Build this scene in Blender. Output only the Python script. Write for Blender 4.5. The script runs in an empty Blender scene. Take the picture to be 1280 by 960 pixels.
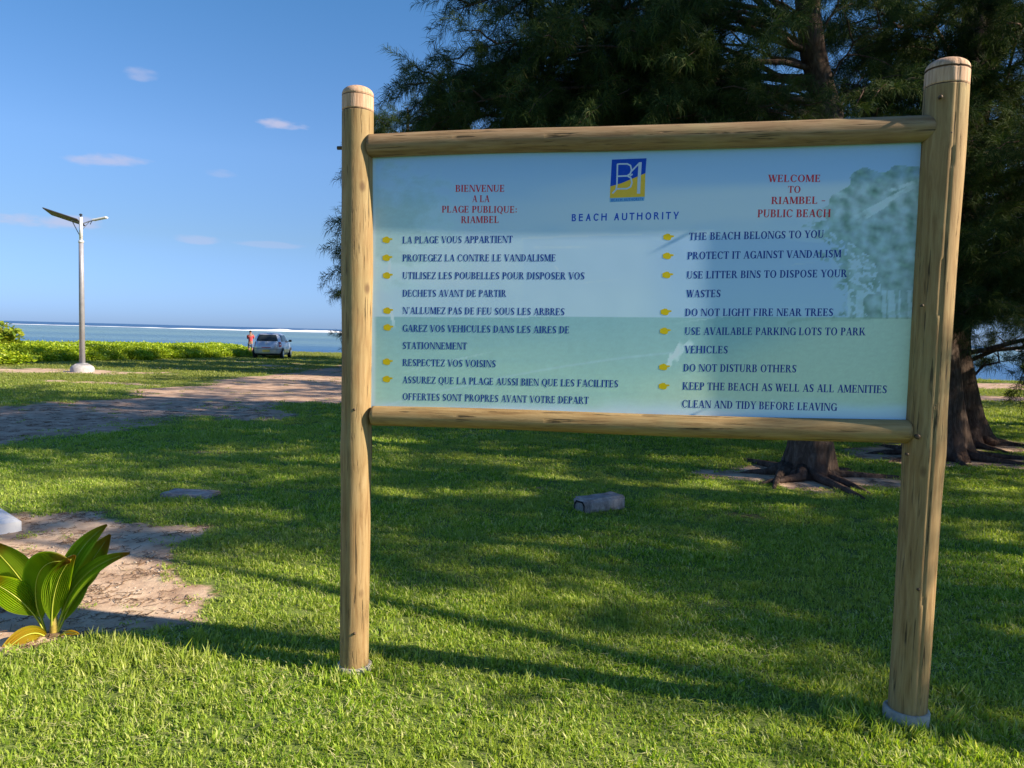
import bpy, bmesh, math, random
import numpy as np
from mathutils import Vector, Matrix, Euler, noise

R = math.radians
S = bpy.context.scene
COL = S.collection

# ------------------------------------------------------------------ camera
CAM = Vector((0.0, 0.0, 1.55))
FPX = 961.0
ROLL = R(1.5)
PITCH = math.atan(62.7 * math.cos(ROLL) / FPX)
F_ = Vector((0, math.cos(PITCH), -math.sin(PITCH)))
R0 = Vector((1, 0, 0)); U0 = Vector((0, math.sin(PITCH), math.cos(PITCH)))
RT = R0 * math.cos(ROLL) + U0 * math.sin(ROLL)
UP = -R0 * math.sin(ROLL) + U0 * math.cos(ROLL)
cam = bpy.data.cameras.new('camera'); camo = bpy.data.objects.new('camera', cam); COL.objects.link(camo)
cam.sensor_width = 36; cam.lens = 36 * FPX / 1280; cam.clip_start = 0.05; cam.clip_end = 20000
m = Matrix((RT, UP, -F_)).transposed().to_4x4(); m.translation = CAM
camo.matrix_world = m
S.camera = camo

# ------------------------------------------------------------------ light
SUN_AZ, SUN_EL = R(103.8), R(29)
S.view_settings.view_transform = 'Standard'; S.view_settings.look = 'None'
S.view_settings.exposure = 1.1; S.view_settings.gamma = 1
W = bpy.data.worlds.new('World'); S.world = W; W.use_nodes = True
wn = W.node_tree; wn.nodes.clear()
wo = wn.nodes.new('ShaderNodeOutputWorld'); bg = wn.nodes.new('ShaderNodeBackground')
sky = wn.nodes.new('ShaderNodeTexSky'); sky.sky_type = 'NISHITA'; sky.sun_disc = False
sky.sun_elevation = SUN_EL; sky.sun_rotation = SUN_AZ
sky.altitude = 0; sky.air_density = 1.0; sky.dust_density = 0.4; sky.ozone_density = 2.0
bg.inputs['Strength'].default_value = 0.10
hs = wn.nodes.new('ShaderNodeHueSaturation'); hs.inputs['Saturation'].default_value = 1.0
# the clear maritime air: a tint that depends on the height above the horizon only, the same all round
tc0 = wn.nodes.new('ShaderNodeTexCoord'); sx0 = wn.nodes.new('ShaderNodeSeparateXYZ'); wn.links.new(tc0.outputs['Generated'], sx0.inputs[0])
rp0 = wn.nodes.new('ShaderNodeValToRGB'); cr0 = rp0.color_ramp
while len(cr0.elements) < 4: cr0.elements.new(.5)
for e_, (p_, c_) in zip(cr0.elements, [(.015, (.28, .45, .99)), (.108, (.376, .48, .68)), (.206, (.456, .60, .81)), (.375, (.36, .62, .83))]): e_.position = p_; e_.color = (*c_, 1)
wn.links.new(sx0.outputs['Z'], rp0.inputs[0])
tm0 = wn.nodes.new('ShaderNodeMix'); tm0.data_type = 'RGBA'; tm0.blend_type = 'MULTIPLY'; tm0.inputs[0].default_value = 1
wn.links.new(sky.outputs[0], tm0.inputs[6]); wn.links.new(rp0.outputs[0], tm0.inputs[7])
gm0 = wn.nodes.new('ShaderNodeMix'); gm0.data_type = 'RGBA'; gm0.blend_type = 'MULTIPLY'; gm0.inputs[0].default_value = 1; gm0.inputs[7].default_value = (.947, .947, .947, 1)
wn.links.new(tm0.outputs[2], gm0.inputs[6]); gm0.clamp_result = False
wn.links.new(gm0.outputs[2], hs.inputs['Color'])
wn.links.new(bg.outputs[0], wo.inputs['Surface'])

def W_n(t, **k):
    n = wn.nodes.new(t)
    for a, b in k.items(): setattr(n, a, b)
    return n
# small fair weather puffs low in the sky, each at a compass direction of its own
tc = W_n('ShaderNodeTexCoord')
nz = W_n('ShaderNodeTexNoise'); nz.inputs['Scale'].default_value = 16; nz.inputs['Detail'].default_value = 6
mp = W_n('ShaderNodeMapping'); mp.inputs['Scale'].default_value = (1, 1, 3)
wn.links.new(tc.outputs['Generated'], mp.inputs['Vector']); wn.links.new(mp.outputs[0], nz.inputs['Vector'])
total = None
# azimuth (deg, clockwise from the view axis), elevation, half width, half height, strength
PUFFS = [(-28.2, 10.6, 2.2, .55, .55), (-17.0, 14.0, 1.7, .5, .75), (-25.4, 15.8, 1.3, .5, .35), (-31.7, 6.3, 3.2, .45, .6),
         (-22.2, 5.9, 1.6, .3, .32), (-18.0, 5.8, 2.0, .22, .22), (-21.0, 10.4, 1.2, .3, .2), (150, 18, 14, 3, .6), (-140, 24, 16, 4, .5),
         (60, 12, 8, 1.6, .5), (-70, 14, 6, 1.4, .5), (-100, 9, 9, 1.6, .5)]
for az, el, hw, hh, st in PUFFS:
    d = Vector((math.sin(R(az)) * math.cos(R(el)), math.cos(R(az)) * math.cos(R(el)), math.sin(R(el))))
    e = Vector((math.cos(R(az)), -math.sin(R(az)), 0)); u = e.cross(d)
    # distance in the puff's own ellipse
    s1 = W_n('ShaderNodeVectorMath', operation='DOT_PRODUCT'); s1.inputs[1].default_value = e / math.sin(R(hw))
    s2 = W_n('ShaderNodeVectorMath', operation='DOT_PRODUCT'); s2.inputs[1].default_value = u / math.sin(R(hh))
    s0 = W_n('ShaderNodeVectorMath', operation='DOT_PRODUCT'); s0.inputs[1].default_value = d
    for s in (s0, s1, s2): wn.links.new(tc.outputs['Generated'], s.inputs[0])
    a = W_n('ShaderNodeMath', operation='MULTIPLY'); wn.links.new(s1.outputs['Value'], a.inputs[0]); wn.links.new(s1.outputs['Value'], a.inputs[1])
    b = W_n('ShaderNodeMath', operation='MULTIPLY_ADD'); wn.links.new(s2.outputs['Value'], b.inputs[0]); wn.links.new(s2.outputs['Value'], b.inputs[1]); wn.links.new(a.outputs[0], b.inputs[2])
    nn = W_n('ShaderNodeMath', operation='MULTIPLY_ADD'); wn.links.new(nz.outputs[0], nn.inputs[0]); nn.inputs[1].default_value = 6.5; nn.inputs[2].default_value = -3.1
    c = W_n('ShaderNodeMath', operation='ADD'); wn.links.new(b.outputs[0], c.inputs[0]); wn.links.new(nn.outputs[0], c.inputs[1])
    r = W_n('ShaderNodeMapRange', interpolation_type='SMOOTHSTEP'); wn.links.new(c.outputs[0], r.inputs[0])
    r.inputs[1].default_value = 1.35; r.inputs[2].default_value = 0.0; r.inputs[3].default_value = 0; r.inputs[4].default_value = st
    g = W_n('ShaderNodeMath', operation='GREATER_THAN'); wn.links.new(s0.outputs['Value'], g.inputs[0]); g.inputs[1].default_value = 0
    mu = W_n('ShaderNodeMath', operation='MULTIPLY'); wn.links.new(r.outputs[0], mu.inputs[0]); wn.links.new(g.outputs[0], mu.inputs[1])
    if total is None: total = mu
    else:
        t2 = W_n('ShaderNodeMath', operation='MAXIMUM'); wn.links.new(total.outputs[0], t2.inputs[0]); wn.links.new(mu.outputs[0], t2.inputs[1]); total = t2
mx = W_n('ShaderNodeMix', data_type='RGBA'); wn.links.new(total.outputs[0], mx.inputs[0]); wn.links.new(hs.outputs[0], mx.inputs[6])
mx.inputs[7].default_value = (2.9, 2.85, 3.7, 1)
wn.links.new(mx.outputs[2], bg.inputs['Color'])

sun = bpy.data.lights.new('sun', 'SUN'); sun.energy = 5.0; sun.angle = R(0.53); sun.color = (1.0, 0.86, 0.66)
suno = bpy.data.objects.new('sun', sun); COL.objects.link(suno)
SUND = Vector((math.sin(SUN_AZ) * math.cos(SUN_EL), math.cos(SUN_AZ) * math.cos(SUN_EL), math.sin(SUN_EL)))
suno.rotation_euler = SUND.to_track_quat('Z', 'Y').to_euler(); suno.location = (0, 0, 30)
S.cycles.max_bounces = 6; S.cycles.diffuse_bounces = 3; S.cycles.transparent_max_bounces = 8
S.cycles.use_denoising = True

# ------------------------------------------------------------------ helpers
def ray(u, v): return (F_ + RT * ((u - 640) / FPX) + UP * ((480 - v) / FPX))
def at(u, v, Y):
    d = ray(u, v); return CAM + d * (Y / d.y)
def on_plane(u, v, p, n):
    d = ray(u, v); return CAM + d * ((p - CAM).dot(n) / d.dot(n))
def tag(o, label=None, cat=None, group=None, kind=None):
    if label: o['label'] = label
    if cat: o['category'] = cat
    if group: o['group'] = group
    if kind: o['kind'] = kind
    return o
def empty(name, loc=(0, 0, 0), rz=0):
    o = bpy.data.objects.new(name, None); COL.objects.link(o); o.location = loc; o.rotation_euler = (0, 0, rz)
    o.empty_display_size = .1
    return o
def link_mesh(name, verts, faces, mat, parent=None, smooth=False):
    me = bpy.data.meshes.new(name); me.from_pydata([tuple(v) for v in verts], [], faces); me.update()
    if mat: me.materials.append(mat)
    if smooth: me.polygons.foreach_set('use_smooth', [True] * len(me.polygons))
    o = bpy.data.objects.new(name, me); COL.objects.link(o)
    if parent: o.parent = parent
    return o
class MB:
    def __init__(s): s.v = []; s.f = []
    def add(s, v, f):
        k = len(s.v); s.v += [Vector(p) for p in v]; s.f += [tuple(i + k for i in q) for q in f]
    def box(s, c, d, M=None):
        M = M or Matrix()
        v = [M @ (Vector(c) + Vector((x * d[0] / 2, y * d[1] / 2, z * d[2] / 2))) for x in (-1, 1) for y in (-1, 1) for z in (-1, 1)]
        s.add(v, [(0, 1, 3, 2), (4, 6, 7, 5), (0, 4, 5, 1), (2, 3, 7, 6), (0, 2, 6, 4), (1, 5, 7, 3)])
    def bbox(s, c, d, bv, M=None):
        bm = bmesh.new(); bmesh.ops.create_cube(bm, size=1); 
        for v in bm.verts: v.co = Vector((v.co.x * d[0], v.co.y * d[1], v.co.z * d[2])) 
        bmesh.ops.bevel(bm, geom=bm.edges[:], offset=bv, segments=2, affect='EDGES')
        M = M or Matrix(); bm.verts.index_update()
        s.add([M @ (v.co + Vector(c)) for v in bm.verts], [[v.index for v in f.verts] for f in bm.faces]); bm.free()
    def tube(s, pts, rad, n=8, cap=True, jit=0):
        pts = [Vector(p) for p in pts]; k = len(s.v)
        if not hasattr(rad, '__len__'): rad = [rad] * len(pts)
        t = (pts[1] - pts[0]).normalized(); a = t.orthogonal().normalized()
        for i, p in enumerate(pts):
            t = (pts[min(i + 1, len(pts) - 1)] - pts[max(i - 1, 0)]).normalized()
            a = (a - t * a.dot(t)).normalized(); b = t.cross(a)
            for j in range(n):
                w = 2 * math.pi * j / n
                rr = rad[i] * (1 + (random.uniform(-jit, jit) if jit else 0))
                s.v.append(p + (a * math.cos(w) + b * math.sin(w)) * rr)
        for i in range(len(pts) - 1):
            for j in range(n):
                s.f.append((k + i * n + j, k + i * n + (j + 1) % n, k + (i + 1) * n + (j + 1) % n, k + (i + 1) * n + j))
        if cap:
            s.f.append(tuple(k + j for j in reversed(range(n)))); e = k + (len(pts) - 1) * n
            s.f.append(tuple(e + j for j in range(n)))
    def build(s, name, mat, parent=None, smooth=False): return link_mesh(name, s.v, s.f, mat, parent, smooth)

# ------------------------------------------------------------------ materials
class NT:
    def __init__(s, name):
        s.m = bpy.data.materials.new(name); s.m.use_nodes = True; s.t = s.m.node_tree
        s.b = s.t.nodes['Principled BSDF']; s.out = s.t.nodes['Material Output']
        s.b.inputs['Specular IOR Level'].default_value = 0.3; s.b.inputs['Roughness'].default_value = .8
    def n(s, t, **k):
        x = s.t.nodes.new(t)
        for a, b in k.items(): setattr(x, a, b)
        return x
    def l(s, a, b): s.t.links.new(a, b)
    def coord(s, scale=(1, 1, 1), kind='Object'):
        c = s.n('ShaderNodeTexCoord'); m_ = s.n('ShaderNodeMapping'); m_.inputs['Scale'].default_value = scale
        s.l(c.outputs[kind], m_.inputs[0]); return m_.outputs[0]
    def noise(s, vec, scale, detail=4, rough=.6, dist=0):
        x = s.n('ShaderNodeTexNoise'); x.inputs['Scale'].default_value = scale; x.inputs['Detail'].default_value = detail
        x.inputs['Roughness'].default_value = rough; x.inputs['Distortion'].default_value = dist
        if vec is not None: s.l(vec, x.inputs['Vector'])
        return x.outputs[0]
    def ramp(s, fac, stops):
        x = s.n('ShaderNodeValToRGB'); cr = x.color_ramp
        while len(cr.elements) < len(stops): cr.elements.new(.5)
        for e, (p, c) in zip(cr.elements, stops): e.position = p; e.color = (*c, 1) if len(c) == 3 else c
        s.l(fac, x.inputs[0]); return x.outputs[0]
    def rng(s, v, a, b, c=0, d=1):
        x = s.n('ShaderNodeMapRange'); s.l(v, x.inputs[0])
        for i, q in enumerate((a, b, c, d)): x.inputs[i + 1].default_value = q
        return x.outputs[0]
    def mix(s, f, a, b, mode='MIX'):
        x = s.n('ShaderNodeMix', data_type='RGBA', blend_type=mode)
        for i, q in ((0, f), (6, a), (7, b)):
            if hasattr(q, 'links'): s.l(q, x.inputs[i])
            elif i: x.inputs[i].default_value = (*q, 1)
            else: x.inputs[0].default_value = q
        return x.outputs[2]
    def math(s, op, a, b=0):
        x = s.n('ShaderNodeMath', operation=op)
        for i, q in ((0, a), (1, b)):
            if hasattr(q, 'links'): s.l(q, x.inputs[i])
            else: x.inputs[i].default_value = q
        return x.outputs[0]
    def attr(s, name):
        x = s.n('ShaderNodeAttribute', attribute_name=name); return x
    def rand(s): return s.n('ShaderNodeObjectInfo').outputs['Random']
    def bump(s, h, strength=.5, dist=.01):
        x = s.n('ShaderNodeBump'); x.inputs['Strength'].default_value = strength; x.inputs['Distance'].default_value = dist
        s.l(h, x.inputs['Height']); s.l(x.outputs[0], s.b.inputs['Normal'])
    def color(s, c):
        if hasattr(c, 'links'): s.l(c, s.b.inputs['Base Color'])
        else: s.b.inputs['Base Color'].default_value = (*c, 1)
    def set(s, **k):
        for a, b in k.items(): s.b.inputs[a.replace('_', ' ')].default_value = b
    def leafy(s, col, trans=.35, tcol=None):
        """thin leaf: diffuse/gloss plus light that comes through"""
        s.color(col); tr = s.n('ShaderNodeBsdfTranslucent'); ms = s.n('ShaderNodeMixShader'); ms.inputs[0].default_value = trans
        c2 = s.mix(1.0, col, tcol or (1.3, 1.35, .55), 'MULTIPLY'); s.l(c2, tr.inputs[0])
        s.l(s.b.outputs[0], ms.inputs[1]); s.l(tr.outputs[0], ms.inputs[2]); s.l(ms.outputs[0], s.out.inputs[0])

def plain(name, c, rough=.6, metal=0, var=.15, scale=20, bump=0):
    t = NT(name); v = t.noise(t.coord(), scale)
    t.color(t.mix(t.rng(v, .3, .7), tuple(x * (1 - var) for x in c), tuple(min(1, x * (1 + var)) for x in c)))
    t.set(Roughness=rough, Metallic=metal)
    if bump: t.bump(v, bump, .01)
    return t.m

def mat_wood(axis='Z', seed=0, pale=1.0):
    t = NT('weathered_pine')
    sc = (9, 9, .7) if axis == 'Z' else (.7, 9, 9)
    v = t.coord(sc); 
    mpn = [n for n in t.t.nodes if n.type == 'MAPPING'][-1]; mpn.inputs['Location'].default_value = (seed * 3.1, seed * 1.7, seed * 2.3)
    g = t.noise(v, 6, 8, .65, .4)
    c = t.ramp(g, [(.25, (.15 * pale, .088 * pale, .036)), (.42, (.25 * pale, .155 * pale, .066)), (.55, (.315 * pale, .21 * pale, .096)), (.75, (.40 * pale, .28 * pale, .145))])
    # broad greenish and grey weathering
    w = t.noise(t.coord((1.2, 1.2, .8)), 2.2 + seed * .13, 4)
    c = t.mix(t.rng(w, .48, .7, 0, .45), c, (.30, .27, .13))
    # long thin drying cracks
    sc2 = (34, 34, 1.1) if axis == 'Z' else (1.1, 34, 34)
    cr = t.noise(t.coord(sc2), 2.6, 3, .6, .6); cm = t.rng(cr, .60, .64)
    br = t.rng(t.noise(t.coord((3, 3, 3)), 2.3, 2), .38, .52); cm = t.math('MULTIPLY', cm, br)
    c = t.mix(t.math('MULTIPLY', cm, .88), c, (.05, .035, .018))
    # knots
    vo = t.n('ShaderNodeTexVoronoi'); vo.inputs['Scale'].default_value = 1.0
    t.l(t.coord((7, 7, 4.2) if axis == 'Z' else (4.2, 7, 7)), vo.inputs['Vector'])
    kn = t.rng(vo.outputs['Distance'], .05, .13, 1, 0)
    c = t.mix(t.math('MULTIPLY', kn, .75), c, (.10, .05, .025))
    t.color(c); t.set(Roughness=.75)
    h = t.math('SUBTRACT', t.math('MULTIPLY', g, .5), cm)
    t.bump(h, .7, .006)
    return t.m

# ------------------------------------------------------------------ terrain functions
def nz2(x, y, s=1.0, o=0.0): return noise.noise(Vector((x * s + o, y * s - o, o * .37)))
def fbm(x, y, s, o=0, n=3):
    a, t = 1.0, 0
    for i in range(n): t += a * nz2(x, y, s * 2 ** i, o + i * 7.3); a *= .5
    return t
def shore(x): return 58.0 if x < -11 else max(38.0, 58 - (x + 11) * .447)
def ground_z(x, y, fine=True):
    ys = shore(x)
    if y < 18: z = 0
    elif y < 45: z = -.25 * (y - 18) / 27
    else: z = -.25 - .004 * (y - 45)
    if y > ys - 1.5: z -= min(2.2, max(0, (y - ys + 1.5)) * .19)
    if fine and y < ys: z += .018 * fbm(x, y, .9, 3.1) + .03 * nz2(x, y, .22, 9)
    return z
def seg_d(px, py, ax, ay, bx, by):
    dx, dy = bx - ax, by - ay; t = max(0, min(1, ((px - ax) * dx + (py - ay) * dy) / (dx * dx + dy * dy)))
    return math.hypot(px - ax - t * dx, py - ay - t * dy)
def poly_sd(x, y, P):
    d = 1e9; ins = False; n = len(P)
    for i in range(n):
        ax, ay = P[i]; bx, by = P[(i + 1) % n]
        d = min(d, seg_d(x, y, ax, ay, bx, by))
        if (ay > y) != (by > y) and x < (bx - ax) * (y - ay) / (by - ay) + ax: ins = not ins
    return -d if ins else d
TRACK = [(-22, 5), (-12, 6.5), (-6, 9), (-5.4, 12), (-3.3, 16), (3, 22), (12, 28), (24, 32), (24, 37), (6, 36.5), (-6, 38.5), (-8.6, 37), (-8.4, 30), (-8.5, 20), (-9, 13.2), (-16, 10), (-24, 9)]
SAND = [(-4.3, 6.2), (-3.4, 6.1), (-2.35, 5.8), (-2.25, 5.15), (-2.0, 4.7), (-1.55, 4.3), (-1.6, 3.92), (-2.12, 3.74), (-2.25, 3.46), (-2.35, 3.3), (-4, 2.9), (-7, 4.2), (-6.2, 5.8)]
TREE_A = (3.35, 8.75); TREE_B = (5.95, 10.6); TREE_B2 = (7.15, 12.2)
LAMP = at(103, 462, 25.2); LAMP.z = ground_z(LAMP.x, LAMP.y, False)
def ss(a, b, x):
    t = max(0, min(1, (x - a) / (b - a))); return t * t * (3 - 2 * t)
def dirt(x, y):
    """(bare earth 0..1, pale sand 0..1)"""
    n1 = fbm(x, y, 1.3, 11, 4); n2 = fbm(x, y, .5, 4, 3)
    d = 0; pale = 0
    if -25 < x < 25 and 4 < y < 40:
        s = poly_sd(x, y, TRACK) + n2 * (1.0 + y * .02) + n1 * .35
        d = max(d, 1 - ss(-1.1, .6, s)); 
        pale = max(pale, .35 * d)
    if -8 < x < -.5 and 2.5 < y < 7.2:
        s = poly_sd(x, y, SAND) + n1 * .16 + fbm(x, y, 5, 2) * .06
        k = 1 - ss(-.14, .12, s); d = max(d, k); pale = max(pale, k * .8)
    if 18 < y < 50 and x < 6:
        st = nz2(x * .35, y * 1.3, .8, 5.5) + .4 * nz2(x, y * 2, 1.1, 8)
        k = ss(.12, .5, st) * .75; d = max(d, k); pale = max(pale, k * .8)
        k = 1 - ss(.7, 2.4, math.hypot((x - LAMP.x + 1) * .45, (y - LAMP.y) * 1.1) + n1 * 1.1)
        d = max(d, k); pale = max(pale, k)
    for (tx, ty), r in ((TREE_A, 1.25), (TREE_B, 1.5), (TREE_B2, 1.5)):
        k = 1 - ss(r * .55, r * 1.15, math.hypot(x - tx, (y - ty) * 1.3) + n1 * .45); d = max(d, k * .9); pale = max(pale, k * .7)
    if 4.2 < y < 14 and abs(x) < 14:      # worn spots in the lawn
        k = ss(.62, .95, fbm(x, y, .8, 21)) * .55; d = max(d, k); pale = max(pale, k * .4)
    if x > 10 and y > 20:           # path towards the beach at the right
        k = 1 - ss(.5, 1.2, abs(y - 24 - nz2(x, y, .2) * 1) ); d = max(d, k); pale = max(pale, k * .3)
    ys = shore(x)
    k = ss(ys - 2.2, ys - .6, y + n1 * .5) if x > -5 else ss(ys + .2, ys + 1.5, y); d = max(d, k); pale = max(pale, k)
    return d, pale

# ------------------------------------------------------------------ ground sheet
def axis_pts(lo, hi, c, fine, grow):
    a = [c]; s = fine
    while a[-1] < hi: a.append(a[-1] + s); s = fine if a[-1] - c < 9 else s * grow
    b = [c]; s = fine
    while b[-1] > lo: b.append(b[-1] - s); s = fine if c - b[-1] < 5 else s * grow
    return sorted(set(a + b))
xs = axis_pts(-260, 260, -.5, .075, 1.045); ys_ = axis_pts(-160, 76, 2, .075, 1.04)
V = []; D1 = []; D2 = []
for y in ys_:
    for x in xs:
        V.append((x, y, ground_z(x, y)))
        if -70 < x < 60 and -4 < y: a, b = dirt(x, y)
        else: a, b = (.1, .1)
        D1.append(a); D2.append(b)
nx = len(xs); FQ = [(j * nx + i, j * nx + i + 1, (j + 1) * nx + i + 1, (j + 1) * nx + i) for j in range(len(ys_) - 1) for i in range(nx - 1)]
t = NT('lawn_soil')
v = t.coord()
n_f = t.noise(v, 60, 6, .7); n_m = t.noise(v, 4, 6, .65); n_b = t.noise(v, .5, 4)
grass_c = t.ramp(n_f, [(.3, (.05, .08, .015)), (.5, (.14, .20, .04)), (.72, (.26, .28, .11))])
grass_c = t.mix(t.rng(n_b, .42, .66, 0, .6), grass_c, (.11, .13, .04))
soil_c = t.ramp(n_m, [(.3, (.30, .185, .13)), (.5, (.43, .285, .205)), (.68, (.54, .385, .285))])
sand_c = t.ramp(n_m, [(.3, (.38, .26, .18)), (.5, (.54, .39, .28)), (.7, (.68, .53, .39))])
at1 = t.attr('bare').outputs['Fac']; at2 = t.attr('pale').outputs['Fac']
bare_c = t.mix(t.rng(t.math('ADD', at2, t.math('MULTIPLY', t.math('SUBTRACT', n_m, .5), .9)), .25, .8), soil_c, sand_c)
litter = t.rng(t.noise(v, 38, 5, .75), .60, .68, 0, .6)
bare_c = t.mix(litter, bare_c, (.12, .075, .05))
fine_d = t.math('ADD', at1, t.math('MULTIPLY', t.math('SUBTRACT', t.noise(v, 14, 6, .75), .5), .9))
t.color(t.mix(t.rng(fine_d, .38, .62), grass_c, bare_c)); t.set(Roughness=.95, Specular_IOR_Level=.1)
t.bump(t.math('ADD', t.math('MULTIPLY', n_f, .3), n_m), .6, .03)
ground = link_mesh('ground', V, FQ, t.m, smooth=True)
a1 = ground.data.attributes.new('bare', 'FLOAT', 'POINT'); a1.data.foreach_set('value', D1)
a2 = ground.data.attributes.new('pale', 'FLOAT', 'POINT'); a2.data.foreach_set('value', D2)
tag(ground, 'mown lawn ground with worn earth track and sandy patches', kind='structure')

# ------------------------------------------------------------------ sea
SEA_Z = -.9
t = NT('lagoon_water')
v = t.coord()
geo = t.n('ShaderNodeNewGeometry'); sp = t.n('ShaderNodeSeparateXYZ'); t.l(geo.outputs['Position'], sp.inputs[0])
dist = t.math('ADD', sp.outputs['Y'], t.math('MULTIPLY', t.math('SUBTRACT', t.noise(t.coord((.006, .02, 1)), 1.0, 5), .5), 60))
dist = t.math('ADD', dist, t.math('MULTIPLY', t.math('SUBTRACT', t.noise(t.coord((.02, .12, 1)), 1.0, 4), .5), 50))
lg = t.math('LOGARITHM', t.math('MAXIMUM', dist, 30.0), 10.0)
c = t.ramp(t.rng(lg, 1.7, 3.2), [(.0, (.05, .14, .30)), (.14, (.05, .15, .34)), (.22, (.09, .20, .34)), (.28, (.20, .33, .37)), (.36, (.13, .24, .32)), (.42, (.22, .35, .36)), (.52, (.16, .27, .32)), (.60, (.22, .34, .35)), (.66, (.14, .26, .33)), (.70, (.03, .09, .22)), (1, (.02, .07, .2))])
rip = t.noise(t.coord((.35, 1.6, 1)), 1.2, 5, .7)
c = t.mix(t.rng(rip, .35, .65, 0, .6), c, (.05, .11, .21))
t.color(c); t.set(Roughness=.35, Specular_IOR_Level=.35)
t.bump(t.math('ADD', t.noise(t.coord((.5, 2.2, 1)), 1, 5, .7), t.noise(t.coord((.08, .4, 1)), 1, 3)), .9, .35)
sea = link_mesh('sea', [(-9000, 46, SEA_Z), (9000, 46, SEA_Z), (9000, 15000, SEA_Z), (-9000, 15000, SEA_Z)], [(0, 1, 2, 3)], t.m)
sea.data.vertices[0].co.y = 36; sea.data.vertices[1].co.y = 36
tag(sea, 'calm turquoise lagoon reaching out to the reef', kind='structure')
# breakers on the reef
random.seed(5)
mfo = plain('foam', (.86, .88, .9), .9, 0, .06, .2)
mb = MB()
def breaker(x0, x1, Yc, hmax, sd):
    n = int((x1 - x0) / 5); k = len(mb.v)
    for i in range(n + 1):
        x = x0 + (x1 - x0) * i / n; e = min(1, i / 6, (n - i) / 6)
        h = hmax * e * max(0.04, .42 + .9 * noise.noise(Vector((x * .012, sd, 1))) + .45 * noise.noise(Vector((x * .07, sd, 3))))
        y = Yc + 14 * noise.noise(Vector((x * .004, sd, 7))); dy = 3 + 4 * h
        mb.v += [Vector((x, y - dy * 1.5, SEA_Z + .004)), Vector((x, y - dy * .4, SEA_Z + h * .75)), Vector((x, y, SEA_Z + h)), Vector((x, y + dy * .6, SEA_Z + .004))]
    for i in range(n):
        for j in range(3): mb.f.append((k + 4 * i + j, k + 4 * i + 4 + j, k + 4 * i + 5 + j, k + 4 * i + 1 + j))
breaker(-1000, 900, 560, .7, 1); breaker(-215, -120, 600, 2.6, 2); breaker(-250, -90, 520, 1.1, 5); breaker(-900, -420, 640, 1.3, 6); breaker(100, 1100, 620, 1.2, 8); breaker(-650, -330, 500, .6, 9); breaker(-560, -380, 590, 1.9, 15)
fo = mb.build('reef_surf', mfo, None, True); tag(fo, 'broken white line of surf along the reef near the horizon', kind='stuff')

# ------------------------------------------------------------------ instancing by geometry nodes (grass, needles, leaves)
def scatter(o, variants):
    """o is a mesh of loose points with attributes rot, scl, var; each point carries one of the variants"""
    g = bpy.data.node_groups.new('scatter', 'GeometryNodeTree')
    g.interface.new_socket('Geometry', in_out='INPUT', socket_type='NodeSocketGeometry'); g.interface.new_socket('Geometry', in_out='OUTPUT', socket_type='NodeSocketGeometry')
    gi = g.nodes.new('NodeGroupInput'); go = g.nodes.new('NodeGroupOutput'); iop = g.nodes.new('GeometryNodeInstanceOnPoints')
    jn = g.nodes.new('GeometryNodeJoinGeometry')
    for ob in reversed(variants):
        oi = g.nodes.new('GeometryNodeObjectInfo'); oi.inputs['Object'].default_value = ob; oi.inputs['As Instance'].default_value = True
        g.links.new(oi.outputs['Geometry'], jn.inputs[0])
    g.links.new(gi.outputs[0], iop.inputs['Points']); g.links.new(jn.outputs[0], iop.inputs['Instance'])
    iop.inputs['Pick Instance'].default_value = True
    def na(name, ty):
        n = g.nodes.new('GeometryNodeInputNamedAttribute'); n.data_type = ty; n.inputs[0].default_value = name; return n.outputs[0]
    g.links.new(na('var', 'INT'), iop.inputs['Instance Index'])
    er = g.nodes.new('FunctionNodeEulerToRotation'); g.links.new(na('rot', 'FLOAT_VECTOR'), er.inputs[0]); g.links.new(er.outputs[0], iop.inputs['Rotation'])
    g.links.new(na('scl', 'FLOAT_VECTOR'), iop.inputs['Scale']); g.links.new(iop.outputs[0], go.inputs[0])
    md = o.modifiers.new('scatter', 'NODES'); md.node_group = g
def points_obj(name, P, ROT, SCL, VAR, variants, parent=None):
    me = bpy.data.meshes.new(name); me.from_pydata([tuple(p) for p in P], [], [])
    a = me.attributes.new('rot', 'FLOAT_VECTOR', 'POINT'); a.data.foreach_set('vector', np.array(ROT, dtype=np.float32).ravel())
    S3 = np.array(SCL, dtype=np.float32)
    if S3.ndim == 1: S3 = np.repeat(S3[:, None], 3, 1)
    a = me.attributes.new('scl', 'FLOAT_VECTOR', 'POINT'); a.data.foreach_set('vector', S3.ravel())
    a = me.attributes.new('var', 'INT', 'POINT'); a.data.foreach_set('value', np.array(VAR, dtype=np.int32))
    o = bpy.data.objects.new(name, me); COL.objects.link(o)
    if parent: o.parent = parent
    scatter(o, variants); return o
def source(name, mb_, mat):
    me = bpy.data.meshes.new(name); me.from_pydata([tuple(v) for v in mb_.v], [], mb_.f); me.update(); me.materials.append(mat)
    return bpy.data.objects.new(name, me)

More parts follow.
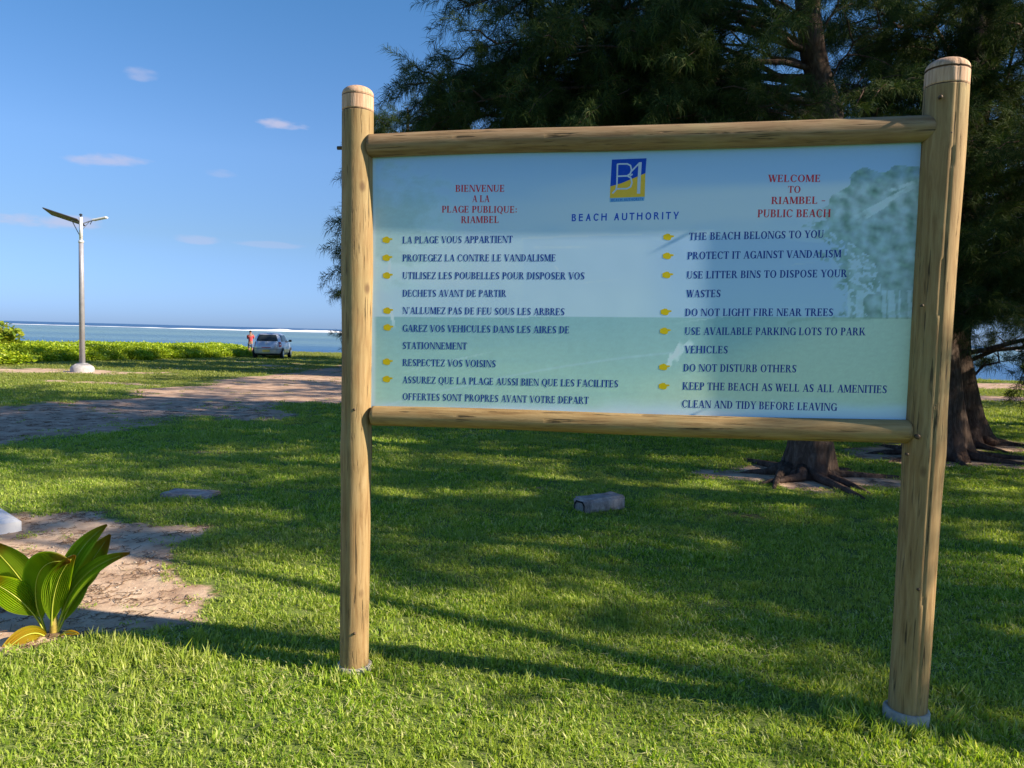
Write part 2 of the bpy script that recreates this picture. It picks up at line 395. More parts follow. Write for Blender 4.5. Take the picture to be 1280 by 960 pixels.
# ------------------------------------------------------------------ grass
def mat_grass():
    t = NT('grass_blade'); r = t.rand()
    v = t.coord(kind='Generated'); 
    geo = t.n('ShaderNodeNewGeometry'); big = t.noise(geo.outputs['Position'], .7, 4)
    isl = geo.outputs['Random Per Island']
    c = t.ramp(isl, [(.0, (.12, .25, .012)), (.35, (.26, .42, .022)), (.65, (.40, .53, .05)), (.85, (.54, .57, .15)), (.96, (.70, .68, .36)), (1, (.42, .30, .16))])
    c = t.mix(t.rng(big, .4, .66, 0, .7), c, (.42, .46, .10))
    c = t.mix(t.rng(r, .0, 1, 0, .35), c, (.12, .25, .012))
    sp = t.n('ShaderNodeSeparateXYZ'); t.l(geo.outputs['Position'], sp.inputs[0])
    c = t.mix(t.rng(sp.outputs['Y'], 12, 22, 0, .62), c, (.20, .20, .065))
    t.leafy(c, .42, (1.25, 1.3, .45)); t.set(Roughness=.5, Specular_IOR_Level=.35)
    return t.m
MG = mat_grass()
rnd = random.Random(3)
def clump(nb, rad, h, w):
    mb_ = MB()
    for i in range(nb):
        a = rnd.uniform(0, 6.283); rr = rad * math.sqrt(rnd.random()); p = Vector((rr * math.cos(a), rr * math.sin(a), -.006))
        d = rnd.uniform(0, 6.283); lean = rnd.uniform(.15, 1.25); hh = h * rnd.uniform(.5, 1.15); dv = Vector((math.cos(d), math.sin(d), 0)); sv = Vector((-dv.y, dv.x, 0)) * w * rnd.uniform(.6, 1.2)
        tw = rnd.uniform(-.5, .5); sv = Vector((sv.x * math.cos(tw) - sv.y * math.sin(tw), sv.x * math.sin(tw) + sv.y * math.cos(tw), 0))
        p1 = p + dv * hh * lean * .25 + Vector((0, 0, hh * .5)); p2 = p + dv * hh * lean * .85 + Vector((0, 0, hh * max(.45, 1 - .34 * lean)))
        mb_.add([p - sv, p + sv, p1 + sv * .8, p1 - sv * .8, p2], [(0, 1, 2, 3), (3, 2, 4)])
    return mb_
GV = [source('grass_clump', clump(32, .075, .037, .0038), MG) for _ in range(5)] + [source('grass_tuft', clump(20, .04, .058, .0040), MG) for _ in range(2)]
P = []; ROT = []; SC = []; VA = []
def lawn(y0, y1, dens, sc, xm=lambda y: .78 * y + 1.2):
    area = 0; n = int(dens * (y1 - y0) * 2 * xm((y0 + y1) / 2))
    for _ in range(n):
        y = rnd.uniform(y0, y1); X = xm(y); x = rnd.uniform(-X, X)
        if y > shore(x) - 1.2: continue
        d, pl = dirt(x, y)
        if rnd.random() < d * 1.25 and rnd.random() > .015: continue
        tall = 1 + .35 * fbm(x, y, .8, 33, 2)
        edge = ss(.0, .5, d); k = 5 + rnd.randrange(2) if rnd.random() < .09 else rnd.randrange(5)
        s = sc * rnd.uniform(.7, 1.25); hz = s ** .55 * tall * (1 - .35 * edge) * rnd.uniform(.8, 1.15)
        P.append((x, y, ground_z(x, y))); ROT.append((rnd.gauss(0, .12), rnd.gauss(0, .12), rnd.uniform(0, 6.28))); SC.append((s, s, hz)); VA.append(k)
lawn(1.6, 3.2, 620, .85); lawn(3.2, 5.2, 480, .9); lawn(5.2, 8.5, 260, 1.1); lawn(8.5, 14, 120, 1.5, lambda y: .74 * y + 1); lawn(14, 24, 42, 2.2, lambda y: .74 * y); lawn(24, 50, 13, 3.2, lambda y: .74 * y)
# longer grass round the posts and the seedling
for cx, cy, r, n in ((-.70, 3.38, .16, 26), (1.52, 3.03, .2, 34), (-1.86, 3.50, .22, 60), (-1.55, 3.5, .35, 45), (1.75, 3.1, .4, 40)):
    for _ in range(n):
        a = rnd.uniform(0, 6.28); q = r * math.sqrt(rnd.random()); x, y = cx + q * math.cos(a), cy + q * math.sin(a)
        P.append((x, y, ground_z(x, y))); ROT.append((rnd.gauss(0, .3), rnd.gauss(0, .3), rnd.uniform(0, 6.28))); s = rnd.uniform(.7, 1.1); SC.append((s, s, s * rnd.uniform(1.2, 1.9))); VA.append(5 + rnd.randrange(2))
go = points_obj('lawn_grass', P, ROT, SC, VA, GV); tag(go, 'green lawn grass blades covering the ground', 'grass', kind='stuff')
print('grass points', len(P))

# dry needles, twigs and pebbles lying on the bare patches
ml = plain('dry_litter', (.16, .10, .06), .9, 0, .4, 9)
mb1 = MB()
for _ in range(9):
    a = rnd.uniform(0, 6.28); p = Vector((rnd.uniform(-.06, .06), rnd.uniform(-.06, .06), .004)); L = rnd.uniform(.02, .07)
    mb1.tube([p, p + Vector((math.cos(a) * L, math.sin(a) * L, rnd.uniform(0, .006)))], rnd.uniform(.0012, .0022), 3)
mb2 = MB()
for _ in range(5):
    bm = bmesh.new(); bmesh.ops.create_icosphere(bm, subdivisions=1, radius=rnd.uniform(.004, .012)); o_ = Vector((rnd.uniform(-.07, .07), rnd.uniform(-.07, .07), .002))
    bm.verts.index_update(); mb2.add([o_ + Vector((v.co.x, v.co.y * .8, v.co.z * .6)) for v in bm.verts], [[v.index for v in f.verts] for f in bm.faces]); bm.free()
mb3 = MB()
for _ in range(7):
    a = rnd.uniform(0, 6.283); p = Vector((rnd.uniform(-.07, .07), rnd.uniform(-.07, .07), rnd.uniform(.015, .04))); L = rnd.uniform(.015, .04); d_ = Vector((math.cos(a) * L, math.sin(a) * L, rnd.uniform(-.01, .012))); s_ = Vector((-math.sin(a), math.cos(a), 0)) * .0012
    mb3.add([p - s_, p + s_, p + d_ + s_ * .5, p + d_ - s_ * .5], [(0, 1, 2, 3)])
LV = [source('litter_twigs', mb1, ml), source('pebbles', mb2, plain('pebble', (.42, .36, .3), .9, 0, .3, 30)), source('straw', mb3, plain('pale_straw', (.50, .46, .22), .8, 0, .35, 12))]
P, ROT, SC, VA = [], [], [], []
for _ in range(14000):
    y = rnd.uniform(2.5, 16); x = rnd.uniform(-.8 * y - 1, .8 * y + 1); d, pl = dirt(x, y)
    if rnd.random() < d * .8: P.append((x, y, ground_z(x, y))); ROT.append((0, 0, rnd.uniform(0, 6.28))); SC.append([rnd.uniform(.5, 1.3)] * 3); VA.append(int(rnd.random() < .3))
for _ in range(2000):
    y = 2 + 7 * rnd.random() ** 1.5; x = rnd.uniform(-.72 * y - .5, .72 * y + .5)
    if nz2(x, y, 1.1, 12) + .4 * nz2(x, y, 4, 3) < rnd.uniform(-.5, .35): continue
    P.append((x, y, ground_z(x, y))); ROT.append((0, 0, rnd.uniform(0, 6.28))); SC.append([rnd.uniform(.6, 1.2)] * 3); VA.append(2)
lo = points_obj('ground_litter', P, ROT, SC, VA, LV); tag(lo, 'dry needles, twigs and small pebbles scattered on bare earth', 'litter', kind='stuff')

# ------------------------------------------------------------------ the notice board
PL = at(443, 700, 3.40); PR = at(1150, 700, 3.04)
def axis_line(ub, vb, ut, vt, Y):
    b = at(ub, vb, Y); tp = at(ut, vt, Y); return b, tp
Lb, Lt = axis_line(442.5, 852, 447.5, 108, 3.40)
Rb, Rt = axis_line(1132, 912, 1186, 74, 3.04)
sign = empty('notice_board', (0.4, 3.22, 0)); SO = Vector((0.4, 3.22, 0))
tag(sign, 'large wooden framed beach notice board printed in French and English standing on two log posts', 'sign')
def log(name, a, b, r0, r1, mat, seed, dome0=False, dome1=True, bumps=(), n=72, wob=.004, groove=()):
    """round log from a to b, built along its own Z so that the grain follows it"""
    L = (b - a).length; zz_ = [i * .012 for i in range(int((L - .15) / .012) + 1)]; zz_ += [L - .148 + .148 * i / 60 for i in range(61)]; rings = len(zz_) - 1; vs, fs = [], []
    for i in range(rings + 1):
        z = zz_[i]; t_ = z / L; r = r0 + (r1 - r0) * t_
        for bz, bh, bs in bumps: r += bh * math.exp(-((z - bz) / bs) ** 2)
        for gz, gd in groove:
            if abs(z - gz) < .0022: r -= gd
        k = 1
        if dome1 and L - z < r * .62: q = 1 - (L - z) / (r * .62); k = math.sqrt(max(0.0, 1 - q ** 2.6 * .93)) 
        if dome0 and z < r * .35: q = 1 - z / (r * .35); k = math.sqrt(max(0.0, 1 - q ** 3 * .8))
        crk = [(1.5 + .12 * noise.noise(Vector((z * 1.3, seed, 3))), .004)] if dome1 and not dome0 else []
        cx = wob * 2 * noise.noise(Vector((z * .9, seed, 0))); cy = wob * noise.noise(Vector((z * .9, seed, 5)))
        for j in range(n):
            w = 6.28318 * j / n
            rr = r * k * (1 + .025 * noise.noise(Vector((math.cos(w) * .9 + seed, math.sin(w) * .9, z * 1.2))) + .006 * noise.noise(Vector((math.cos(w) * 6 + seed, math.sin(w) * 6, z * 3))))
            for ca0, cd in crk:
                if abs((w - ca0 + 3.14159) % 6.28318 - 3.14159) < .05 and noise.noise(Vector((z * 1.1, seed, 8))) > -.12: rr -= cd * 1.2
            vs.append((cx + rr * math.cos(w), cy + rr * math.sin(w), z))
    for i in range(rings):
        for j in range(n): fs.append((i * n + j, i * n + (j + 1) % n, (i + 1) * n + (j + 1) % n, (i + 1) * n + j))
    fs.append(tuple(reversed(range(n)))); fs.append(tuple(rings * n + j for j in range(n)))
    o = link_mesh(name, vs, fs, mat, sign, True)
    q = (b - a).to_track_quat('Z', 'X'); o.rotation_euler = q.to_euler(); o.location = a - SO
    return o, L
woodL = mat_wood('Z', 1); woodR = mat_wood('Z', 4); woodT = mat_wood('Z', 7, .85); woodB = mat_wood('Z', 9, 1.05)
down = lambda b, t_, k: b + (b - t_).normalized() * k
Lb2 = down(Lb, Lt, .12); Rb2 = down(Rb, Rt, .10)
LLp = (Lt - Lb2).length; LRp = (Rt - Rb2).length
postL, _ = log('post', Lb2, Lt, .0645, .0685, woodL, 2.3, bumps=((1.18, .004, .08), (2.0, .003, .2)), groove=((LLp - .042, .005), (LLp - .108, .005)))
postR, _ = log('post', Rb2, Rt, .0715, .0785, woodR, 8.1, bumps=((1.25, .004, .1), (2.4, .002, .2)), groove=((LRp - .048, .005), (LRp - .108, .004)))
# freshly trimmed pink tops of the posts: proud sleeves of paler wood, part of each post
mtop = NT('trimmed_pine'); g_ = mtop.noise(mtop.coord((20, 20, 2)), 5, 6)
cc = mtop.ramp(g_, [(.3, (.34, .20, .12)), (.5, (.50, .32, .21)), (.7, (.62, .43, .31))])
ck = mtop.rng(mtop.noise(mtop.coord((40, 40, 1.5)), 2, 3), .66, .72); cc = mtop.mix(ck, cc, (.08, .04, .03)); mtop.color(cc); mtop.bump(g_, .5, .004); mtop.set(Roughness=.75)
GROOVE = plain('dark_saw_groove', (.07, .04, .025), .9)
for po, Lp in ((postL, LLp), (postR, LRp)):
    po.data.materials.append(mtop.m); po.data.materials.append(GROOVE)
    for f in po.data.polygons:
        if f.center.z > Lp - .108: f.material_index = 1
        if min(abs(f.center.z - (Lp - .108)), abs(f.center.z - (Lp - .045))) < .0021: f.material_index = 2
dirn = (Rb - Lb); dirn.z = 0; dirn.normalize(); nrm = Vector((dirn.y, -dirn.x, 0))      # towards the viewer
sp0 = at(447, 300, 3.40) + nrm * .012
def onrail(u, v): return on_plane(u, v, sp0, nrm)
T0, T1 = onrail(459, 183), onrail(1171, 160); B0, B1 = onrail(463, 520.5), onrail(1140, 539.5)
railT, _ = log('rail', T0, T1, .0485, .0505, woodT, 12.1, True, True, wob=.006)
railB, _ = log('rail', B0, B1, .0435, .0465, woodB, 17.7, True, True, wob=.005)
tag(railT, 'top rail'); tag(railB, 'bottom rail with dark weathered underside')
# concrete collars round the feet
mcc = plain('rough_cement', (.36, .33, .28), .9, 0, .25, 30, .5)
for nm_, pb, r0_, h_ in (('collar', Lb, .078, .035), ('collar', Rb, .087, .070)):
    c_ = MB(); g0 = Vector((pb.x, pb.y, -.04)); 
    for i, (rr, zz) in enumerate(((r0_, 0), (r0_, h_), (r0_ - .008, h_ + .006), (r0_ - .022, h_ + .004), (r0_ - .022, 0))):
        for j in range(28): w = 6.28318 * j / 28; c_.v.append(g0 - SO + Vector((rr * math.cos(w) * (1 + .03 * math.sin(w * 3)), rr * math.sin(w), zz + .04)))
    for i in range(4):
        for j in range(28): c_.f.append((i * 28 + j, i * 28 + (j + 1) % 28, (i + 1) * 28 + (j + 1) % 28, (i + 1) * 28 + j))
    c_.build(nm_, mcc, sign, True)
# coach bolts and nail heads
mbolt = plain('rusty_bolt', (.10, .07, .05), .6, .6, .3, 60)
for u, v, Y, rr in ((443, 512, 3.40 - .066, .006), (443, 792, 3.40 - .064, .006), (1176, 121, 3.04 - .078, .007), (1189, 166, 3.04 - .074, .006), (1147, 546, 3.04 - .074, .010), (1162, 571, 3.04 - .068, .006), (1134, 568, 3.04 - .070, .006), (1161, 658, 3.04 - .07, .005), (1148, 737, 3.04 - .073, .006), (1153, 382, 3.04-.073, .005)):
    p = at(u, v, Y); c_ = MB()
    c_.tube([p - SO + nrm * -.012, p - SO + nrm * .003, p - SO + nrm * .005], [rr, rr, rr * .6], 10); c_.build('bolt', mbolt, sign, True)
# side nuts
for p, s_ in ((at(1178, 546, 3.04), 1), (at(1206, 157, 3.04), 1), (at(425, 185, 3.40), -1)):
    c_ = MB(); c_.tube([p - SO - dirn * s_ * .02, p - SO + dirn * s_ * .012], .008, 6); c_.build('nut', mbolt, sign)

# ---- printed panel
PP = sp0 - nrm * .012
def onp(u, v, k=0): return on_plane(u, v, PP + nrm * k, nrm)
c00, c10, c01, c11 = onp(461, 512), onp(1132, 530), onp(461, 190), onp(1161, 170)
zl0, zl1 = c00.z - .01, c01.z + .008
xl = (c00 - PP).dot(dirn); 
def panel_pt(u_, v_):
    a = c00.lerp(c10, u_); b = c01.lerp(c11, u_); return a.lerp(b, v_)
NU, NV = 480, 220
def lerp3(a, b, t_): return tuple(a[i] + (b[i] - a[i]) * t_ for i in range(3))
def srgb(*c): return tuple(((x / 255) / 12.92 if x <= 10 else ((x / 255 + .055) / 1.055) ** 2.4) for x in c)
SKY1 = srgb(112, 150, 192); SKY2 = srgb(164, 192, 212); SKY3 = srgb(158, 186, 204); CLOUD = srgb(190, 208, 222)
SEA1 = srgb(108, 150, 158); SEA2 = srgb(136, 172, 162); SND = srgb(160, 180, 160); LILAC = srgb(160, 186, 206); TREEC = srgb(50, 88, 72); TREEC2 = srgb(96, 134, 118)
def print_col(px, py):
    """colour of the faded beach photograph printed on the panel, by its own layout coordinates (px right, py down, as seen head on)"""
    x = (px - 466) / 690; y = (py - 176) / 347
    hz_ = .635
    n1 = noise.noise(Vector((x * 3, y * 9, 1))); n2 = noise.noise(Vector((x * 14, y * 22, 4))); n3 = noise.noise(Vector((x * 60, y * 30, 9)))
    if y < hz_:
        c_ = lerp3(SKY1, SKY2, ss(.0, .45, y + .05 * n1)); c_ = lerp3(c_, SKY3, ss(.38, hz_, y) * .8)
        # drifting cloud bank rising to the right
        e = y - (.215 - .1 * (x - .3)); k = ss(-.03, .03, e + .03 * n1) * (1 - ss(.06, .20, e + .05 * n2)); c_ = lerp3(c_, CLOUD, k * (.25 + .55 * ss(.15, .55, x)))
        k = ss(.1, .5, noise.noise(Vector((x * 4, y * 10, 14)))) * (1 - ss(.12, .3, y)); c_ = lerp3(c_, CLOUD, k * .3)
        k = max(0, 1 - math.hypot((x - .12) / .15, (y - .42) / .13)) ; c_ = lerp3(c_, CLOUD, min(.45, k * (1 + n2)))
        # distant hills
        hl = .335 + .10 * abs(x - .62) - .02 * noise.noise(Vector((x * 12, 0, 2)))
        if .47 < x < .86 and y > hl: c_ = lerp3(c_, SKY1, .45 * ss(hl, hl + .01, y) * ss(.47, .56, x))
        # ghost of a long roof
        if .27 < x < .83 and .335 < y - .02 * (x - .27) * 0: 
            top = .352 - .02 * math.sin((x - .27) * 5); k = ss(top, top + .006, y) * (1 - ss(.42, .62, y)); c_ = lerp3(c_, SKY1, .22 * k * ss(.27, .275, x))
            if abs(y - top) < .004: c_ = lerp3(c_, CLOUD, .5)
        c_ = lerp3(c_, SKY1, .10 * n1)
    else:
        q = (y - hz_) / (1 - hz_); c_ = lerp3(SEA1, SEA2, ss(0, .75, q + .1 * n1))
        c_ = lerp3(c_, SEA1, .5 * max(0, noise.noise(Vector((x * 5, y * 40, 6)))) * (1 - ss(.2, .7, x)))
        sh = ss(.52, .78, x + .35 * (q - .4) + .04 * n1); c_ = lerp3(c_, SND, .8 * sh)
    # darker vignette patches of faded ink
    c_ = lerp3(c_, SEA2, .12 * ss(.0, .6, noise.noise(Vector((x * 2.2, y * 2.2, 31)))))
    # tree standing on the shore at the right, and a fainter one at the left
    tx = x - .96; edge = .15 + .045 * math.sin(y * 9) + .05 * n2 + .02 * n3
    topy = .10 + .25 * abs(min(0, tx + .07)) / .15
    if tx > -edge - .03 * (y > .4) and y > topy + .05 * n2 and y < hz_ + .005:
        k = .78 * ss(0, .03, edge + tx + .02) * (.75 + .5 * n3)
        if y > .54 and noise.noise(Vector((x * 90, y * 2, 3))) > .05: k *= .45
        n4 = noise.noise(Vector((x * 150, y * 75, 2))); n5 = noise.noise(Vector((x * 45, y * 60 - x * 40, 5)))
        if tx < -edge + .05 and n5 + n4 < -.12: k *= .25
        c_ = lerp3(c_, lerp3(TREEC, TREEC2, .5 + .25 * n2 + .6 * n5 + .6 * n4), max(0, min(.95, k * 1.1)))
    k = max(0, 1 - math.hypot((x - .03) / .16, (y - .33) / .27) - .35 * n2 - .2 * n3); c_ = lerp3(c_, TREEC2, min(.5, k * .75))
    # sweeping line of a kerb or path
    yy = .955 - .55 * (x - .02) + .35 * (x - .02) ** 2
    if x < .62 and abs(y - yy) < .006: c_ = lerp3(c_, LILAC, .3 * (1 - abs(y - yy) / .006))
    if .75 < x and abs(y - (.66 + .01 * math.sin(x * 30) - .07 * (x - .75) * 3)) < .006: c_ = lerp3(c_, TREEC2, .3)
    g_ = .035 * noise.noise(Vector((px * .9, py * .9, 1))) + .03 * noise.noise(Vector((px * .11, py * .3, 7))); c_ = tuple(max(0, q_ * (1 + g_ * 2)) for q_ in c_)
    # pale, washed lower border and edges
    b_ = max(ss(.925, .99, y + .02 * n2), ss(.985, 1.0, x) * .5, 1 - ss(.0, .008, x)); c_ = lerp3(c_, LILAC, b_ * .75)
    # scuffs and scratches, plus glare streaks painted in as pale marks
    for sx, sy, sl, sw, an, st in SCUFF_GLARE:
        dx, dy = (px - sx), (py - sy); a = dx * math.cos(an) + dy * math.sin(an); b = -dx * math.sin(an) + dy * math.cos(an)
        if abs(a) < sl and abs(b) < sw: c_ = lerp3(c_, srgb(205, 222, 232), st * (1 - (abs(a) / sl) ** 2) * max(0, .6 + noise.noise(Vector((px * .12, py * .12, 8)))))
    k_ = min(1.75, .90 / max(c_)); return tuple(q_ * k_ * .93 + .06 for q_ in c_)
SCUFF_GLARE = [(487, 338, 14, 1.6, 1.57, .8), (490, 394, 18, 1.8, 1.4, .7), (848, 440, 13, 5, -1.1, .8), (838, 450, 10, 3, -1.3, .6), (860, 432, 8, 4, -.8, .6), (697, 337, 9, 1, .9, .6),
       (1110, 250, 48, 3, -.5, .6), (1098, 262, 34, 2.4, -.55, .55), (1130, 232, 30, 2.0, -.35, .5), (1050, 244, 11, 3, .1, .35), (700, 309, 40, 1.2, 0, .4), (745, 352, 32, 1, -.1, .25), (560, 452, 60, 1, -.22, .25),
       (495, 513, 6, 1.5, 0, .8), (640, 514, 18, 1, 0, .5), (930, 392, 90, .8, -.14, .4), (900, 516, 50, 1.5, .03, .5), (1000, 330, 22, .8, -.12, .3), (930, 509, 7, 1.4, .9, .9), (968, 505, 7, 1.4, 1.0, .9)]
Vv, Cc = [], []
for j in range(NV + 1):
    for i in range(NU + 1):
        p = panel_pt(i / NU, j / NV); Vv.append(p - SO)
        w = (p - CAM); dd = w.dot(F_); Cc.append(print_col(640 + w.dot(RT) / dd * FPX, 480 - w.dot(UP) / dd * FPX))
nF = (NU + 1) * (NV + 1)
FF = [(j * (NU + 1) + i, j * (NU + 1) + i + 1, (j + 1) * (NU + 1) + i + 1, (j + 1) * (NU + 1) + i) for j in range(NV) for i in range(NU)]
bk = [p - nrm * .008 for p in (Vv[0], Vv[NU], Vv[nF - 1], Vv[nF - 1 - NU])]
FF.append((nF + 3, nF + 2, nF + 1, nF))
b_edge = [j for j in range(NU + 1)]; FF.append(tuple(reversed(b_edge)) + (nF, nF + 1))
FF.append(tuple(nF - 1 - NU + i for i in range(NU + 1)) + (nF + 2, nF + 3))
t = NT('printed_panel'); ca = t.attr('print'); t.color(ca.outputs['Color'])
t.set(Roughness=.28, Specular_IOR_Level=.25, Coat_Weight=.25, Coat_Roughness=.12); t.bump(t.noise(t.coord(), 3, 2), .15, .01)
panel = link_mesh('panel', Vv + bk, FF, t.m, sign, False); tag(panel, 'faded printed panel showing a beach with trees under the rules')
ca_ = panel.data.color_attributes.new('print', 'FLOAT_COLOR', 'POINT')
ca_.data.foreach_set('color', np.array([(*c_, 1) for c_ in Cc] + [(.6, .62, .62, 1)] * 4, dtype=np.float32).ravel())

# ---- lettering: roman capitals drawn as strokes
def glyph(ch, T, t_, sf):
    """polygons of a capital in a box of height 1, and its advance width"""
    out = []; so = .075 if sf else 0; sh = .05
    def rect(a, b, c, d): out.append([(a, b), (c, b), (c, d), (a, d)])
    def serif(x, y, w=None): 
        w = w or T
        if sf: rect(x - so, y - (sh if y > .5 else 0), x + w + so, y + (sh if y < .5 else 0))
    def stem(x, w=None, y0=0, y1=1, s0=True, s1=True):
        w = w or T; rect(x, y0, x + w, y1)
        if s0: serif(x, y0, w)
        if s1: serif(x, y1, w)
    def diag(xa, ya, xb, yb, w): out.append([(xa, ya), (xa + w, ya), (xb + w, yb), (xb, yb)])
    def arc(cx, cy, rx, ry, a0, a1, n=12, th=None):
        th = th or T; po = []
        for i in range(n):
            q0, q1 = [math.radians(a0 + (a1 - a0) * (i + k) / n) for k in (0, 1)]
            o0 = (cx + rx * math.cos(q0), cy + ry * math.sin(q0)); o1 = (cx + rx * math.cos(q1), cy + ry * math.sin(q1))
            i0 = (cx + (rx - th) * math.cos(q0), cy + (ry - t_) * math.sin(q0)); i1 = (cx + (rx - th) * math.cos(q1), cy + (ry - t_) * math.sin(q1))
            out.append([o0, o1, i1, i0])
    o = .09 if sf else .06
    if ch == 'A': diag(o, 0, .36, 1, t_); diag(.64 - T * .4, 0, .38 - T * .3, 1, T); rect(.2, .3, .56, .3 + t_); serif(o, 0, t_); serif(.64 - T * .4, 0); return out, .80
    if ch == 'B': stem(o); rect(o + T, 1 - t_, .40, 1); rect(o + T, .5, .40, .5 + t_); rect(o + T, 0, .42, t_); arc(.38, .76 - t_ * .0, .22, .24 + t_ * 0, -90, 90); arc(.40, .27, .25, .27, -90, 90); return out, .72
    if ch in 'CG':
        arc(.43, .5, .37, .52, 42, 318, 22); rect(.66, .68, .72, .95)
        if ch == 'G': rect(.60, .03, .60 + T, .42); serif(.60, .42)
        else: out.append([(.66, .14), (.72, .2), (.76, .26), (.70, .24)])
        return out, .80
    if ch == 'D': stem(o); rect(o + T, 1 - t_, .36, 1); rect(o + T, 0, .36, t_); arc(.34, .5, .38, .5, -90, 90, 16); return out, .80
    if ch in 'EFL':
        stem(o); 
        if ch != 'F': rect(o + T, 0, .60, t_); rect(.60 - t_, 0, .60, .24 if sf else t_)
        if ch != 'L': rect(o + T, 1 - t_, .58, 1); rect(.58 - t_, .78 if sf else 1 - t_, .58, 1); rect(o + T, .48, .42, .48 + t_); rect(.42, .38 if sf else .48, .42 + t_, .64 if sf else .48 + t_)
        return out, .69
    if ch == 'H': stem(o); stem(.62); rect(o + T, .48, .62, .48 + t_); return out, .62 + T + o + .03
    if ch == 'I': stem(o); return out, T + 2 * o + .02
    if ch == 'K': stem(o); diag(o + T, .38, .56, 1, t_ * 1.4); diag(.60, 0, .30, .55, T); serif(.60, 0); serif(.52, 1, t_ * 1.4); return out, .84
    if ch == 'M': stem(o, t_); diag(.42 - T * .3, .05, o, 1, T); diag(.44, .05, .72, 1, t_); stem(.72); return out, .72 + T + o
    if ch == 'N': stem(o, t_); diag(.60, 0, o, 1, T); stem(.62 + T * .4, t_, s0=False); return out, .84
    if ch in 'OQ':
        arc(.44, .5, .38, .52, 0, 360, 28)
        if ch == 'Q': out.append([(.40, .0), (.55, .04), (.80, -.18), (.66, -.2)])
        return out, .88
    if ch == 'P': stem(o); rect(o + T, 1 - t_, .38, 1); rect(o + T, .44, .38, .44 + t_); arc(.36, .72, .25, .28, -90, 90); return out, .66
    if ch == 'R': stem(o); rect(o + T, 1 - t_, .38, 1); rect(o + T, .47, .38, .47 + t_); arc(.36, .735, .24, .265, -90, 90); diag(.58, 0, .32, .48, T); serif(.58, 0); return out, .80
    if ch == 'S': 
        arc(.32, .74, .24, .27, 30, 215, 12); arc(.32, .27, .25, .28, -150, 35, 12); out.append([(.09, .62), (.12, .60), (.55, .28), (.40, .56)][0:0] or [(.10, .60), (.32, .36), (.56, .40), (.30, .66)])
        rect(.53, .7, .57, .98); rect(.07, .02, .11, .3); return out, .63
    if ch == 'T': stem(.27, s1=False); rect(.02, 1 - t_, .68, 1); rect(.02, .76 if sf else 1 - t_, .02 + t_, 1); rect(.68 - t_, .76 if sf else 1 - t_, .68, 1); return out, .71
    if ch == 'U': stem(o, y0=.28, s0=False); stem(.60, t_ if sf else T, y0=.28, s0=False); arc((o + .60 + (t_ if sf else T)) / 2, .30, (.60 + (t_ if sf else T) - o) / 2, .32, 180, 360, 14, (T + t_) / 2); return out, .80
    if ch == 'V': diag(.30, 0, .04, 1, T); diag(.36, 0, .62, 1, t_); serif(.04, 1); serif(.62, 1, t_); return out, .74
    if ch == 'W': diag(.24, 0, .03, 1, T); diag(.30, 0, .47, 1, t_); diag(.62, 0, .42, 1, T); diag(.68, 0, .88, 1, t_); serif(.03, 1); serif(.42, 1); serif(.88, 1, t_); return out, 1.0
    if ch == 'Y': diag(.30, .42, .03, 1, T); diag(.36, .42, .60, 1, t_); rect(.29, 0, .29 + T, .46); serif(.29, 0); serif(.03, 1); serif(.60, 1, t_); return out, .72
    if ch == 'Z': rect(.05, 0, .62, t_); rect(.05, 1 - t_, .62, 1); diag(.04, t_, .46, 1 - t_, T); rect(.62 - t_, 0, .62, .24); rect(.05, .76, .05 + t_, 1); return out, .68
    if ch == "'": out.append([(.08, 1), (.22, 1), (.17, .68), (.12, .68)]); return out, .30
    if ch == ':': rect(.1, .08, .25, .24); rect(.1, .5, .25, .66); return out, .36
    if ch == '-': rect(.05, .36, .42, .36 + max(t_, .1)); return out, .48
    return out, .34
def mink(name, c, rough=.4):
    t = NT(name); n_ = t.noise(t.coord(), 45, 5, .7)
    t.color(t.mix(t.rng(n_, .55, .75, 0, .55), c, tuple(min(1, x + .07) for x in c))); t.set(Roughness=rough, Specular_IOR_Level=.2); return t.m
NAVY = mink('navy_ink', srgb(24, 58, 150)); RED = mink('red_ink', srgb(205, 52, 66)); BLUE = mink('blue_ink', srgb(8, 70, 190)); YEL = mink('yellow_ink', srgb(214, 190, 22)); GOLD = mink('gold_ink', srgb(232, 190, 62)); WHT = mink('pale_ink', srgb(190, 208, 232)); DBLU = mink('deep_blue_ink', srgb(14, 84, 200))
def lay_text(text, x0, y0, x1, y1, cap, mat, T=.175, t_=.07, sf=True, space=0.0, name='text_line', lab=None, k0=.0004):
    """text between two points of the panel; y is the middle of the capitals, cap their height (both in layout units)"""
    polys = []; x = 0
    for ch in text:
        g, adv = glyph(ch, T, t_, sf)
        for q in g: polys.append([(a + x, b) for a, b in q])
        x += adv + space
    x -= space
    A0 = onp(x0, y0 + cap / 2); A1 = onp(x1, y1 + cap / 2); upv = (onp(x0, y0 - cap / 2) - A0).length
    along = (A1 - A0) / x; up_ = Vector((0, 0, 1)) * upv
    vs, fs = [], []
    for i, q in enumerate(polys):
        k = len(vs); off = nrm * (k0 + .000015 * (i % 11))
        area = sum(q[j][0] * q[(j + 1) % len(q)][1] - q[(j + 1) % len(q)][0] * q[j][1] for j in range(len(q)))
        if area < 0: q = q[::-1]
        vs += [A0 + along * a + up_ * b + off - SO for a, b in q]; fs.append(tuple(range(k, k + len(q))))
    o = link_mesh(name, vs, fs, mat, panel); tag(o, lab or text.lower().replace("'", ' ')); return o
def rk(*c): return c
LINES = [("BIENVENUE", 569, 235.5, 631, 235.5, 8.6), ("A LA", 590, 248.4, 612, 248.4, 8.4), ("PLAGE PUBLIQUE:", 552, 261.5, 647, 262, 8.4), ("RIAMBEL", 576, 274.7, 624, 274.4, 8.6)]
